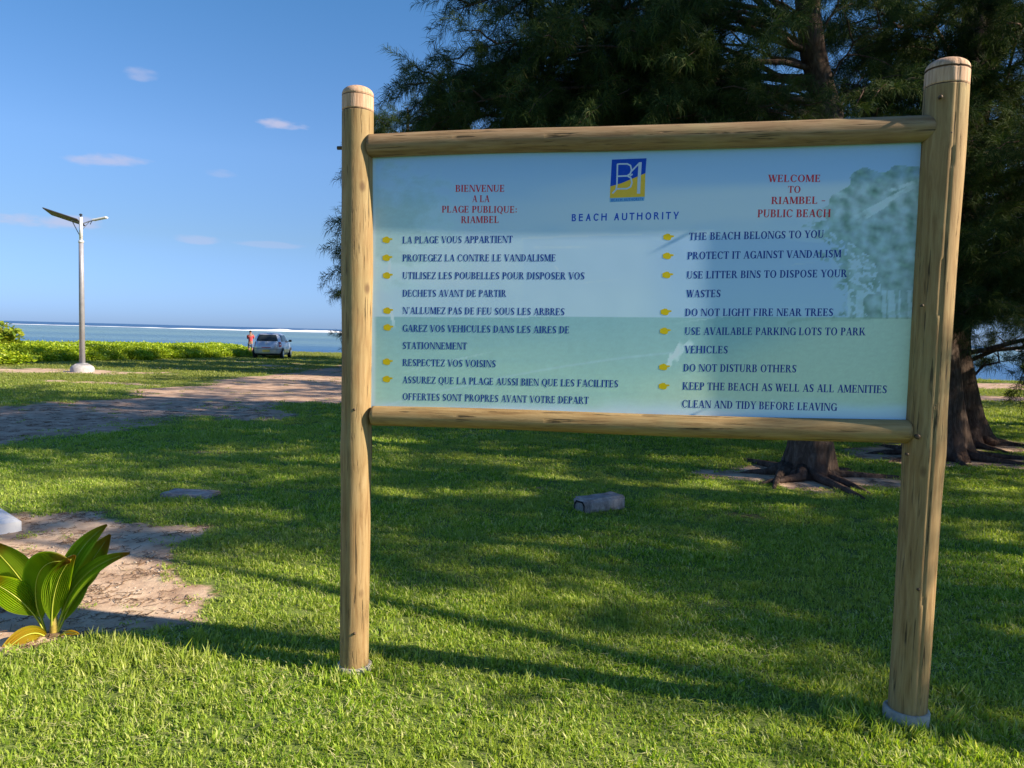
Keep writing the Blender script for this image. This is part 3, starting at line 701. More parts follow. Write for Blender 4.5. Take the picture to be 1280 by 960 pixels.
for a in LINES: lay_text(*a, RED, lab='red title line in French')
for a in [("WELCOME", 960, 223, 1026, 223, 9), ("TO", 984.6, 236.8, 1001, 236.8, 8.6), ("RIAMBEL -", 963.7, 250.6, 1032, 250.2, 9), ("PUBLIC BEACH", 946.5, 266.8, 1038.8, 266.6, 9.6)]: lay_text(*a, RED, lab='red title line in English')
FR = [("LA PLAGE VOUS APPARTIENT", 503, 300, 641, 299.2, 8.6), ("PROTEGEZ LA CONTRE LE VANDALISME", 503, 322.4, 695, 322.4, 8.6), ("UTILISEZ LES POUBELLES POUR DISPOSER VOS", 503, 344.4, 731, 345, 8.6),
      ("DECHETS AVANT DE PARTIR", 503, 366.5, 633, 366.8, 8.6), ("N'ALLUMEZ PAS DE FEU SOUS LES ARBRES", 503, 388, 706, 389.8, 8.6), ("GAREZ VOS VEHICULES DANS LES AIRES DE", 503, 410.2, 712, 412.4, 8.6),
      ("STATIONNEMENT", 503, 431.8, 584, 432.6, 8.6), ("RESPECTEZ VOS VOISINS", 503, 453, 620, 454.8, 8.6), ("ASSUREZ QUE LA PLAGE AUSSI BIEN QUE LES FACILITES", 503, 474.6, 773, 479.9, 8.6), ("OFFERTES SONT PROPRES AVANT VOTRE DEPART", 503, 495.6, 736, 500.6, 8.6)]
EN = [("THE BEACH BELONGS TO YOU", 861, 295.6, 1030, 292.6, 9.2), ("PROTECT IT AGAINST VANDALISM", 859, 319.6, 1051.8, 317, 9.2), ("USE LITTER BINS TO DISPOSE YOUR", 858, 343.7, 1059, 341.7, 9.2), ("WASTES", 857.7, 367, 901, 366.8, 9.2),
      ("DO NOT LIGHT FIRE NEAR TREES", 856, 390.4, 1041.7, 390.4, 9.2), ("USE AVAILABLE PARKING LOTS TO PARK", 855.6, 413.8, 1082, 414.6, 9.3), ("VEHICLES", 855.6, 436.8, 910, 437.2, 9.3), ("DO NOT DISTURB OTHERS", 853.8, 459.6, 995.6, 461, 9.3),
      ("KEEP THE BEACH AS WELL AS ALL AMENITIES", 852.8, 482.3, 1108.8, 486.9, 9.4), ("CLEAN AND TIDY BEFORE LEAVING", 852, 504.6, 1046, 509, 9.4)]
for a in FR: lay_text(*a, NAVY, lab='navy rule line in French')
for a in EN: lay_text(*a, NAVY, lab='navy rule line in English')
lay_text("BEACH AUTHORITY", 714, 272.2, 848, 269.3, 9.0, DBLU, T=.17, t_=.17, sf=False, space=.24, lab='blue BEACH AUTHORITY lettering')
def print_poly(name, pts, mat, k, parent=panel, lab=None, z=0):
    vs = [onp(a, b) + nrm * k - SO for a, b in pts]; o = link_mesh(name, vs, [tuple(range(len(pts)))], mat, parent)
    if lab: tag(o, lab)
    return o
HAND = [(-6.5, -2.5), (-1.5, -4.6), (1.5, -4.2), (2.5, -2.6), (7, -2.2), (7.4, -.9), (6.6, -.2), (3.6, .3), (3.8, 1.6), (3.0, 3.4), (.5, 4.2), (-3, 3.8), (-6.5, 2.4)]
for x, y in ((484, 300), (484, 322.4), (484.5, 344.5), (485, 388.5), (485.3, 409.4), (484.5, 452.3), (484.3, 474), (835.5, 296.4), (835, 320), (834.4, 343.9), (832.3, 390), (831.3, 413.8), (830.3, 458.9), (829.8, 482.8)):
    print_poly('pointing_hand', [(x + a * (.9 if x < 600 else .98), y + b * .95) for a, b in HAND][::-1], YEL, .0004)
# logo
lg_b = print_poly('logo', [(762.9, 233), (777, 229), (806.8, 216.5), (808.2, 197.8), (764.9, 199.5)], BLUE, .0004, lab='square blue and gold emblem with pale letters')
lg_y = print_poly('logo', [(762.2, 247.6), (805.9, 245.9), (806.8, 216.5), (777, 229), (762.9, 233)], GOLD, .0004, lab='gold lower half of the emblem')
lg_s = print_poly('logo', [(762.0, 252.8), (805, 251.0), (805.9, 245.9), (762.2, 247.6)], mink('light_blue_ink', srgb(120, 180, 226)), .0004, lab='pale blue strip under the emblem')
def strokes(name, lines, w, mat, k, lab):
    vs, fs = [], []; c0 = 0
    for ln in lines:
        for i in range(len(ln) - 1):
            a = Vector(ln[i]); b = Vector(ln[i + 1]); d = (b - a).normalized() * w / 2; nn_ = Vector((-d.y, d.x)); a2 = a - d * .4; b2 = b + d * .4
            k_ = len(vs); off = nrm * (k + .000015 * (c0 % 9)); c0 += 1
            vs += [onp(*q) + off - SO for q in (a2 - nn_, a2 + nn_, b2 + nn_, b2 - nn_)]; fs.append((k_, k_ + 3, k_ + 2, k_ + 1)[::-1])
    tag(link_mesh(name, vs, fs, mat, panel), lab)
def lp(x, y): return (740 + x / 8.73, 180 + y / 8.73)
strokes('logo', [[lp(225, 538), lp(262, 498), lp(272, 440), lp(278, 222), lp(300, 218), lp(385, 217), lp(420, 235), lp(432, 285), lp(418, 325), lp(385, 348), lp(285, 352)],
                 [lp(385, 348), lp(425, 372), lp(436, 425), lp(420, 468), lp(380, 488), lp(262, 490)],
                 [lp(428, 300), lp(518, 208), lp(540, 206)], [lp(415, 350), lp(440, 330)]], 1.9, WHT, .0006, 'pale letter strokes of the emblem')
strokes('logo', [[lp(525, 212), lp(515, 380), lp(508, 535)]], 4.0, WHT, .0008, 'thick pale upright stroke of the emblem')
lay_text("BEACH AUTHORITY", 764, 250.2, 804, 248.8, 3.4, DBLU, T=.16, t_=.12, sf=False, space=.08, lab='small lettering under the emblem', k0=.0006)

# ------------------------------------------------------------------ she-oak trees
def mat_bark():
    t = NT('grey_brown_bark'); v = t.coord((3, 3, .9)); n_ = t.noise(v, 5, 8, .7, .6); m_ = t.noise(t.coord(), 1.1, 4)
    c = t.ramp(n_, [(.3, (.03, .02, .016)), (.48, (.085, .06, .048)), (.65, (.16, .122, .10)), (.8, (.24, .20, .175))])
    c = t.mix(t.rng(m_, .45, .7, 0, .5), c, (.13, .075, .06)); t.color(c); t.set(Roughness=.95, Specular_IOR_Level=.1); t.bump(n_, 1.0, .05); return t.m
BARK = mat_bark()
def mat_needle():
    t = NT('she_oak_needles'); r = t.rand(); isl = t.n('ShaderNodeNewGeometry').outputs['Random Per Island']
    c = t.ramp(isl, [(0, (.010, .028, .012)), (.5, (.022, .052, .018)), (.85, (.05, .085, .022)), (1, (.11, .10, .04))])
    c = t.mix(t.rng(r, .45, 1, 0, .5), c, (.075, .10, .022)); t.leafy(c, .2, (1.2, 1.25, .6)); t.set(Roughness=.7, Specular_IOR_Level=.12); return t.m
NEED = mat_needle()
rn = random.Random(11)
def tuft(n, L, droop, nl):
    mb_ = MB(); w = .0024
    for i in range(n):
        s = rn.random(); p = Vector((L * s, 0, -.25 * L * s * s * droop))
        a = rn.uniform(0, 6.283); f = rn.uniform(.2, 1.1); d = Vector((f, math.cos(a) * .8, math.sin(a) * .8)).normalized(); l = nl * rn.uniform(.6, 1.25)
        m_ = p + d * l * .5; e = m_ + (d * .55 + Vector((0, 0, -droop * rn.uniform(.5, 1.1)))).normalized() * l * .55
        sd = d.cross(Vector((rn.uniform(-1, 1), rn.uniform(-1, 1), .3))).normalized() * w
        mb_.add([p - sd * .6, p + sd * .6, m_ + sd, m_ - sd, e], [(0, 1, 2, 3), (3, 2, 4)])
    return mb_
TV = [source('needle_spray', tuft(64, .26, dr, .13), NEED) for dr in (.35, .7, 1.0, .6)] + [source('needle_spray', tuft(48, .18, 1.3, .18), NEED) for _ in range(2)]
def crv(a, b, sag, n, wob, r_):
    """a limb from a to b, rising then sagging"""
    out = []
    for i in range(n + 1):
        t_ = i / n; p = a.lerp(b, t_); p = p + Vector((0, 0, sag * math.sin(t_ * math.pi)))
        k = wob * math.sin(t_ * math.pi) ; p += Vector((r_.uniform(-k, k), r_.uniform(-k, k), r_.uniform(-k, k)))
        out.append(p)
    return out
def she_oak(label, base, trunk, rads, limbs, seed, dens=1.0, subn=9, sublen=1.0, group=None, roots=True, thin=1.0, lean_down=.25):
    """trunk: world points; limbs: (fraction along the trunk, tip point, sag)"""
    r_ = random.Random(seed); root = empty('she_oak_tree', base); B = Vector(base)
    tag(root, label, 'tree', group)
    mb_ = MB(); tp = []; tr = []
    N = 26
    for i in range(N + 1):
        q = i / N * (len(trunk) - 1); k = min(int(q), len(trunk) - 2); f = q - k
        tp.append(Vector(trunk[k]).lerp(Vector(trunk[k + 1]), f) - B + Vector((.03 * math.sin(q * 5), .03 * math.cos(q * 4), 0)))
        rr = rads[k] + (rads[k + 1] - rads[k]) * f; tr.append(rr)
    k0 = len(mb_.v); mb_.tube(tp, tr, 18)
    for v in mb_.v:
        h = v.z; a = math.atan2(v.y - tp[0].y, v.x - tp[0].x)
        fl = max(0, 1 - h / .75); s = 1 + (fl ** 2.2) * (.34 + .3 * math.sin(a * 5 + seed)) + .07 * math.sin(a * 4 + h * 1.5 + seed)
        ax = tp[0].lerp(tp[-1], 0) if h < .8 else None
        if ax is not None and h < .8: v.x = ax.x + (v.x - ax.x) * s; v.y = ax.y + (v.y - ax.y) * s
    mb_.build('trunk', BARK, root, True)
    if roots:
        rb = MB()
        for i in range(9):
            a = i * .7 + r_.uniform(-.2, .2); L = r_.uniform(.7, 1.5); c_ = Vector((math.cos(a), math.sin(a), 0)); sd = Vector((-c_.y, c_.x, 0)) * r_.uniform(-.35, .35)
            pts = [c_ * (tr[0] * .7) + Vector((0, 0, .12)), c_ * (tr[0] * 1.35) + Vector((0, 0, .05)), c_ * (L * .55) + sd * .4 + Vector((0, 0, .03)), c_ * (L * .8) + sd + Vector((0, 0, .012)), c_ * L + sd * 1.5 + Vector((0, 0, -.03))]
            rb.tube(pts, [.075, .055, .040, .028, .012], 8)
        rb.build('roots', BARK, root, True)
    br = MB(); P, RO, SC, VA = [], [], [], []
    def spray(p, d, s=1.0):
        yaw = math.atan2(d.y, d.x) + r_.gauss(0, .5); pit = -math.asin(max(-1, min(1, d.z))) + r_.gauss(.12, .35)
        P.append(p); RO.append((r_.uniform(-.5, .5), pit, yaw)); k = s * r_.uniform(.7, 1.25); SC.append((k, k, k)); VA.append(r_.randrange(6))
    for fr, tip, sag, *opt in limbs:
        q = fr * N; k = min(int(q), N - 1); a = tp[k].lerp(tp[k + 1], q - k); tip = Vector(tip) - B; L = (tip - a).length
        pts = crv(a, tip, sag, 7, .05 * L, r_); rr = min(tr[k] * .5, .008 + .0085 * L)
        br.tube(pts, [rr * (1 - .85 * i / 7) for i in range(8)], 6, False)
        ns = max(4, int(subn * L / 3.2)); ax = (tip - a).normalized()
        for j in range(ns):
            s = .22 + .78 * (j + r_.random()) / ns; qq = min(6.999, s * 7); k2 = int(qq); p = pts[k2].lerp(pts[k2 + 1], qq - k2)
            side = ax.cross(Vector((0, 0, 1))).normalized() * (1 if j % 2 else -1)
            sl = (opt[0] if opt else 1) * sublen * r_.uniform(.5, 1.15) * (1.15 - .6 * s) * min(1.3, .4 + L / 4)
            d = (ax * r_.uniform(.3, .9) + side * r_.uniform(.5, 1.1) + Vector((0, 0, r_.uniform(-.35, .45)))).normalized()
            e = p + d * sl + Vector((0, 0, -lean_down * sl)); bp = crv(p, e, .06, 4, .05 * sl, r_)
            br.tube(bp, [.012, .010, .008, .006, .003], 4, False)
            nt = max(3, int(sl / .115 * dens))
            for i in range(nt):
                f = .12 + .88 * (i + r_.random()) / nt; q4 = min(3.999, f * 4); k4 = int(q4); pp = bp[k4].lerp(bp[k4 + 1], q4 - k4)
                dd = (d + Vector((r_.gauss(0, .55), r_.gauss(0, .55), r_.gauss(-.15, .45)))).normalized(); spray(pp + Vector((r_.gauss(0, .05),) * 3), dd, thin)
        for i in range(int(4 * dens)): spray(pts[-1].lerp(pts[-2], r_.random() * .6), ax)
    br.build('branches', BARK, root, True)
    cr = points_obj('crown', P, RO, SC, VA, TV, root); cr['kind'] = 'stuff'
    print(label[:30], 'sprays', len(P)); return root
def rlimbs(n, trunk, f0, f1, r0, r1, seed, up=.25, keep=None, sag=.25):
    """limbs all round the trunk, longest low down"""
    r_ = random.Random(seed); out = []; m_ = len(trunk) - 1
    for i in range(n):
        fr = f0 + (f1 - f0) * (i + r_.random()) / n; q = fr * m_; k = min(int(q), m_ - 1); p = Vector(trunk[k]).lerp(Vector(trunk[k + 1]), q - k)
        a = i * 2.4 + r_.uniform(-.5, .5); L = (r0 + (r1 - r0) * (fr - f0) / (f1 - f0)) * r_.uniform(.75, 1.15)
        tip = p + Vector((math.cos(a) * L, math.sin(a) * L, L * up * r_.uniform(.2, 1.6)))
        if keep is None or keep(tip): out.append((fr, tip, sag * L * .3))
    return out
# tree right behind the board
ax_, ay_ = TREE_A
trA = [(ax_, ay_, -.1), at(1017, 520, 8.8), at(1040, 300, 9.0), at(1036, 140, 9.1), at(1002, -10, 9.0), at(1010, -220, 9.2), at(1000, -520, 9.3), at(1010, -800, 9.4)]
rdA = [.24, .215, .19, .15, .13, .10, .07, .02]
LA = []
def lim(fr, u, v, Y, sag=.15, sub=None): LA.append((fr, at(u, v, Y), sag) + ((sub,) if sub else ()))
for a in [(.40, 512, 106, 8.6, .5), (.38, 520, 150, 8.9, .4), (.42, 580, 132, 8.3, .4), (.40, 545, 165, 9.5, .3), (.44, 610, 165, 8.6), (.46, 640, 110, 9.6), (.5, 572, 12, 8.6, .5), (.5, 600, 60, 8.2, .4), (.52, 600, -20, 9.0, .4),
          (.48, 690, 60, 7.8), (.44, 720, 140, 8.2), (.46, 770, 90, 9.6), (.5, 760, 10, 8.0), (.54, 640, -60, 8.6), (.56, 720, -80, 9.4), (.42, 830, 150, 8.0), (.5, 880, 10, 8.4), (.44, 900, 130, 9.9),
          (.40, 800, 160, 9.9), (.36, 950, 120, 7.7), (.42, 1120, 110, 8.1), (.45, 1110, 30, 8.3), (.40, 1090, 90, 10.2), (.5, 1080, -30, 8.6), (.36, 1100, 160, 8.6), (.34, 1200, 150, 9.3), (.5, 940, -60, 8.0),
          (.52, 600, -180, 9), (.56, 600, -120, 9.2), (.47, 590, 95, 10.3), (.45, 680, 150, 10.5), (.5, 660, 20, 10.4), (.44, 550, 120, 9.6), (.47, 650, 75, 8.9), (.43, 750, 150, 9.2), (.48, 820, 60, 9.0)]: lim(*a)
# low drooping twigs whose tips show left of the board
TW = [(.30, 436, 215, 9.4, .7), (.28, 434, 280, 9.3, .6), (.26, 430, 312, 9.3, .5), (.25, 432, 340, 9.2, .45)]
for a in TW: lim(*a, .35)
LA += rlimbs(18, trA, .6, .98, 3.2, .8, 4, .3)
she_oak('tall dark green she-oak whose trunk stands right behind the board', (ax_, ay_, 0), trA, rdA, LA, 1, dens=1.4, subn=15, sublen=1.15)
# pair of trunks at the right
bx, by = TREE_B
trB = [(bx, by, -.1), (bx - .1, by, 1.6), (bx + .05, by + .1, 4), (bx + .3, by + .2, 7), (bx + .2, by, 10), (bx + .3, by, 12.5)]
LB = [(.16, at(1212, 405, 9.4), .5), (.16, at(1192, 372, 9.6), .4), (.18, at(1235, 385, 9.2), .4), (.2, at(1225, 330, 9.3), .4), (.22, at(1260, 350, 9.6), .4), (.2, at(1190, 300, 9.0), .3), (.24, at(1250, 270, 9.3), .4), (.26, at(1205, 230, 9.0), .3),
      (.3, at(1240, 180, 9.2), .3), (.3, at(1130, 110, 9.6), .3), (.33, at(1230, 100, 9.0), .3), (.36, at(1160, 30, 9.5), .3), (.38, at(1250, 20, 9.2), .3), (.35, at(1100, 60, 10.4), .3), (.22, at(1300, 300, 9.4), .3), (.18, at(1280, 395, 9.8), .3)]
LB += rlimbs(44, trB, .3, .98, 3.6, .9, 21, .28)
she_oak('she-oak with the left trunk of the pair, low feathery branch beside the right post', (bx, by, 0), trB, [.34, .25, .22, .17, .1, .03], LB, 2, dens=2.2, subn=15, sublen=1.1)
cx, cy = TREE_B2
trC = [(cx, cy, -.1), (cx - .25, cy, 1.5), (cx - .1, cy + .2, 4), (cx + .4, cy + .4, 8), (cx + .3, cy + .4, 13)]
LC = [(.13, at(1300, 400, 12.5), .1), (.2, at(1270, 290, 12), .4), (.2, at(1290, 340, 12.6), .3)] + rlimbs(52, trC, .2, .98, 4.0, .9, 31, .25)
she_oak('she-oak with the thick right trunk of the pair, flaring into exposed roots', (cx, cy, 0), trC, [.38, .31, .26, .2, .03], LC, 3, dens=1.7, subn=14, sublen=1.15)
# further trees of the same grove, unseen beyond the right edge or behind the board; they shade the lawn
def grove(label, x, y, h, rad, n, f0, seed, dens=.8, lean=(0, 0), thin=1.15, top=.8):
    tr = [(x, y, -.1), (x + lean[0] * .15, y + lean[1] * .15, h * .15), (x + lean[0] * .5, y + lean[1] * .5, h * .5), (x + lean[0], y + lean[1], h)]
    she_oak(label, (x, y, 0), tr, [.34, .26, .17, .03], rlimbs(n, tr, f0, .98, rad, top, seed, .22), seed, dens=dens, subn=9, sublen=1.2, thin=thin)
grove('she-oak just beyond the right edge of the picture, nearest the board', 9.8, 5.6, 12, 2.8, 32, .44, 41, dens=1.9)
grove('tall she-oak far to the right of the board', 16, 8.4, 15, 4.4, 56, .16, 42, dens=2.0)
grove('tall she-oak between the camera side and the far right grove', 14.0, 4.6, 13, 3.2, 34, .42, 47, dens=1.8)
grove('slender she-oak at the right beyond the pair of trunks', 12.5, 14.5, 13, 3.8, 44, .22, 43, dens=1.5)
grove('broad she-oak standing behind the board beside the earth track', 4.2, 19.5, 8.5, 4.0, 44, .2, 48, dens=1.3, thin=1.5)
grove('she-oak behind the board, nearer the beach', 7.5, 27, 10, 4.4, 44, .2, 49, dens=1.2, thin=1.6)
grove('she-oak hidden behind the left end of the board, first in the row along the track', -4.0, 28, 9.5, 2.0, 74, .16, 51, dens=1.8, thin=1.7, top=1.9)  # unseen row of four, added with broad tops to shade the scrub front
grove('she-oak hidden behind the left end of the board, second in the row', -3.8, 33, 8.9, 2.2, 74, .16, 53, dens=1.8, thin=1.8, top=1.9)
grove('she-oak hidden behind the left end of the board, third in the row', -3.2, 38, 8.2, 2.3, 74, .16, 54, dens=1.8, thin=1.8, top=1.9)
grove('she-oak nearest the beach in the row behind the board', -2.2, 43, 7.4, 2.4, 74, .16, 55, dens=1.8, thin=1.8, top=1.9)
grove('thin topped she-oak beyond the right edge beside the nearest one', 11.4, 3.9, 9.6, 1.9, 18, .6, 52, dens=1.5)
grove('she-oak farthest back on the right', 20, 20, 14, 4.2, 46, .2, 45, dens=1.1)
grove('slight she-oak standing near the young one, out of the picture', 10.7, 2.9, 7.9, 1.7, 26, .68, 56, dens=2.0)
trY = [(9.5, .4, -.1), (9.6, .6, 2.0), (9.5, 1.0, 4.2), (9.5, 1.9, 6.2), (9.4, 2.6, 8.6)]
LY = [(.42, (8.8, 2.5, 3.3), .2), (.40, (9.6, 3.0, 3.6), .2), (.36, (10.2, 2.3, 3.3), .2), (.42, (9.2, 3.5, 3.9), .2), (.44, (8.5, 3.0, 3.7), .2), (.45, (9.9, 3.8, 4.1), .2), (.4, (10.4, 3.2, 3.8), .2),
      (.5, (6.85, 1.75, 4.45), .12, .45), (.5, (9.3, 3.9, 4.9), .2, .6), (.8, (9.9, 2.9, 7.1), .2), (.84, (9.4, 3.1, 7.5), .2), (.86, (9.8, 2.6, 7.9), .2)]
for a in [(8.3, 2.2, 3.5), (8.1, 2.9, 3.4), (8.4, 3.5, 3.7), (8.0, 3.8, 3.2), (7.8, 2.5, 3.0), (8.2, 4.2, 3.6)]: LY.append((.46, a, .2))
she_oak('young she-oak beside the camera at the right, out of the picture', (9.5, .4, 0), trY, [.16, .12, .09, .06, .015], LY, 46, dens=1.8, subn=10, sublen=.75)

# ------------------------------------------------------------------ solar street lamp
mst = plain('galvanised_steel', (.33, .33, .37), .5, .3, .12, 6); mcon = plain('concrete_plinth', (.36, .35, .36), .9, 0, .2, 12, .4)
mpan = plain('solar_panel_back', (.07, .06, .062), .5, .1, .1, 3); mpv = plain('solar_cells', (.02, .03, .07), .15, 0, .1, 5); mled = plain('lamp_white', (.75, .76, .78), .4)
lamp = empty('street_lamp', LAMP); tag(lamp, 'grey steel solar street lamp on a round concrete base beside the green scrub', 'street lamp')
mb_ = MB(); k = 28
prof = [(.35, -.1), (.36, .12), (.32, .19), (.19, .27), (.18, .25)]
for r0_, z0_ in prof:
    for j in range(k): mb_.v.append(Vector((r0_ * math.cos(6.28318 * j / k), r0_ * math.sin(6.28318 * j / k), z0_)))
for i in range(4):
    for j in range(k): mb_.f.append((i * k + j, i * k + (j + 1) % k, (i + 1) * k + (j + 1) % k, (i + 1) * k + j))
mb_.f.append(tuple(4 * k + j for j in range(k))); mb_.build('plinth', mcon, lamp, True)
mb_ = MB(); mb_.tube([(0, 0, .27), (0, 0, .29)], .17, 20); mb_.tube([(0, 0, .28), (0, 0, 3.1), (0, 0, 4.25)], [.088, .078, .070], 20); mb_.build('pole', mst, lamp, True)
mb_ = MB(); mb_.tube([(0, 0, 4.2), (0, 0, 4.27)], .085, 16); mb_.tube([(0, 0, 4.25), (0, 0, 5.02)], .055, 16); mb_.build('pole_head', plain('bright_steel', (.72, .73, .75), .4, .3), lamp, True)
mb_ = MB(); mb_.tube([(0, 0, 5.02), (0, 0, 5.07)], .02, 8); mb_.bbox((0, 0, 5.10), (.09, .09, .07), .02); mb_.build('sensor', plain('dark_plastic', (.05, .05, .06), .4), lamp)
M1 = Matrix.Translation((-.55, .02, 5.02)) @ Euler((R(-12), R(17), R(4))).to_matrix().to_4x4()
mb_ = MB(); mb_.bbox((0, 0, 0), (1.12, .66, .035), .008, M1); pb_ = mb_.build('solar_panel', mpan, lamp)
mb_ = MB(); mb_.box((0, 0, .021), (1.04, .58, .006), M1); mb_.build('cells', mpv, pb_)
mb_ = MB()
for a, b in (((0, 0, 4.35), (-.36, .02, 5.02)), ((0, 0, 4.82), (-.1, 0, 4.86)), ((0, -.06, 4.86), (-.3, -.06, 4.92))): mb_.tube([a, b], .014, 6)
mb_.build('bracket', mst, lamp)
mb_ = MB(); mb_.tube([(0, 0, 4.80), (.28, 0, 4.90), (.5, 0, 4.95)], .018, 8); mb_.tube([(.02, 0, 4.60), (.28, 0, 4.89)], .008, 6); mb_.tube([(.36, 0, 4.92), (.30, 0, 4.80)], .012, 6); mb_.build('arm', mst, lamp)
M2 = Matrix.Translation((.62, 0, 4.99)) @ Euler((0, R(-13), 0)).to_matrix().to_4x4()
mb_ = MB(); mb_.bbox((0, 0, 0), (.46, .18, .05), .012, M2); mb_.build('lamp_head', mled, lamp)

# ------------------------------------------------------------------ parked hatchback
cpos = at(341, 448, 46); cpos.z = ground_z(cpos.x, 46, False)
car = empty('parked_car', cpos); car.rotation_euler = (0, 0, R(90 + 6))
tag(car, 'small silver hatchback parked on the grass facing the sea, seen from behind', 'car')
paint = plain('silver_paint', (.46, .50, .60), .3, .35, .04, 2); paint.node_tree.nodes['Principled BSDF'].inputs['Coat Weight'].default_value = .6
glass = plain('tinted_glass', (.02, .028, .035), .08, 0, .05); rub = plain('black_rubber', (.018, .018, .02), .8); rim = plain('alloy_rim', (.55, .56, .58), .35, .6); redl = plain('red_lens', (.42, .02, .03), .2); drk = plain('dark_plastic_trim', (.03, .03, .035), .6)
LV_ = [(.20, -1.70, 1.68, .74), (.34, -1.83, 1.83, .81), (.52, -1.87, 1.87, .832), (.70, -1.87, 1.85, .835), (.84, -1.83, 1.72, .825), (.93, -1.79, 1.50, .80), (1.00, -1.76, 1.12, .775), (1.14, -1.70, .86, .735), (1.28, -1.61, .62, .69), (1.40, -1.48, .38, .63), (1.475, -1.30, .12, .54), (1.50, -1.0, -.2, .36)]
def lvl(z):
    for i in range(len(LV_) - 1):
        if LV_[i][0] <= z <= LV_[i + 1][0]:
            f = (z - LV_[i][0]) / (LV_[i + 1][0] - LV_[i][0]); return [LV_[i][k] + (LV_[i + 1][k] - LV_[i][k]) * f for k in (1, 2, 3)]
    return LV_[-1][1:] if z > 1 else LV_[0][1:]
def cs(z, ph, off=0):
    xr, xf, hw = lvl(z); a = (xf - xr) / 2 + off; c = (xf + xr) / 2; h = hw + off; n_ = 4.2
    cc_, s_ = math.cos(ph), math.sin(ph); return Vector((c + a * math.copysign(abs(cc_) ** (2 / n_), cc_), h * math.copysign(abs(s_) ** (2 / n_), s_), z))
mb_ = MB(); K = 64; zs = [.20 + 1.3 * i / 40 for i in range(41)]
for z in zs:
    for j in range(K): mb_.v.append(cs(min(z, 1.4999), 2 * math.pi * (j + .5) / K))
for i in range(40):
    for j in range(K): mb_.f.append((i * K + j, i * K + (j + 1) % K, (i + 1) * K + (j + 1) % K, (i + 1) * K + j))
mb_.f.append(tuple(40 * K + j for j in range(K))); mb_.f.append(tuple(reversed(range(K)))); mb_.build('body', paint, car, True)
def patch(name, z0, z1, p0, p1, mat, off=.012, parent=car, nz_=8, np_=12, cut=None):
    mb_ = MB(); 
    for i in range(nz_ + 1):
        for j in range(np_ + 1):
            z = z0 + (z1 - z0) * i / nz_; f = j / np_; q0, q1 = p0, p1
            if cut: q0, q1 = cut(i / nz_, p0, p1)
            mb_.v.append(cs(z, q0 + (q1 - q0) * f, off))
    for i in range(nz_):
        for j in range(np_): a = i * (np_ + 1) + j; mb_.f.append((a, a + 1, a + np_ + 2, a + np_ + 1))
    return mb_.build(name, mat, parent, True)
def xs_cut(x0b, x0t, x1b, x1t, side):
    """window between body lengths x, as angles on the body loop"""
    def f(t_, a, b):
        z = f.z0 + (f.z1 - f.z0) * t_; xr, xf, hw = lvl(z); c = (xf + xr) / 2; aa = (xf - xr) / 2; out = []
        for xb, xt in ((x0b, x0t), (x1b, x1t)):
            x = xb + (xt - xb) * t_; u = max(-.999, min(.999, (x - c) / aa)); out.append(side * math.acos(math.copysign(abs(u) ** 2.1, u)))
        return out
    return f
patch('rear_window', 1.02, 1.385, R(180 - 38), R(180 + 38), glass, .012, cut=lambda t_, a, b: (a + .12 * t_ + (.12 if t_ < .1 else 0), b - .12 * t_ - (.12 if t_ < .1 else 0)))
patch('windscreen', 1.0, 1.40, R(-36), R(36), glass)
for sd in (1, -1):
    for x0b, x0t, x1b, x1t in ((-1.30, -1.20, -.42, -.42), (-.36, -.36, .86, .30)):
        f = xs_cut(x0b, x0t, x1b, x1t, sd); f.z0, f.z1 = 1.0, 1.37; patch('side_window', 1.0, 1.37, 0, 0, glass, .012, cut=f)
    tl = patch('tail_light', .70, .98, sd * R(180 - 56), sd * R(180 - 38), redl, .018); patch('reflector', .80, .87, sd * R(180 - 52), sd * R(180 - 42), plain('clear_lens', (.8, .75, .75), .2), .024, parent=tl)
    patch('wheel_arch', .22, .62, 0, 0, drk, .004, cut=lambda t_, a, b, sd=sd: wa(t_, -1.17, sd)) if False else None
    patch('headlight', .66, .82, sd * R(34), sd * R(52), plain('clear_lens_front', (.8, .8, .82), .1), .012)
    m3 = MB(); m3.bbox((.62, sd * .90, 1.03), (.12, .20, .13), .035); m3.tube([(.62, sd * .76, .99), (.62, sd * .86, 1.0)], .02, 6); m3.build('wing_mirror', drk, car, True)
    for hx in (-.55, .32):
        m3 = MB(); m3.bbox((hx, sd * .842, .86), (.16, .03, .03), .01); m3.build('door_handle', paint, car)
patch('bumper', .30, .56, R(180 - 60), R(180 + 60), paint, .03); patch('bumper_trim', .555, .58, R(180 - 58), R(180 + 58), drk, .02)
patch('bumper_valance', .20, .30, R(180 - 52), R(180 + 52), drk, .015)
m3 = MB(); m3.box((-1.905, 0, .47), (.02, .42, .12)); m3.build('number_plate', plain('yellow_plate', (.62, .48, .10), .5), car)
m3 = MB(); m3.box((-1.895, 0, .66), (.02, .5, .035)); m3.build('plate_trim', redl, car)
m3 = MB(); m3.tube([(-1.885, 0, .90), (-1.90, 0, .90)], .05, 14); m3.build('badge', rim, car)
m3 = MB(); m3.tube([(-1.74, 0, 1.10), (-1.72, .30, 1.13)], .010, 5); m3.build('wiper', drk, car)
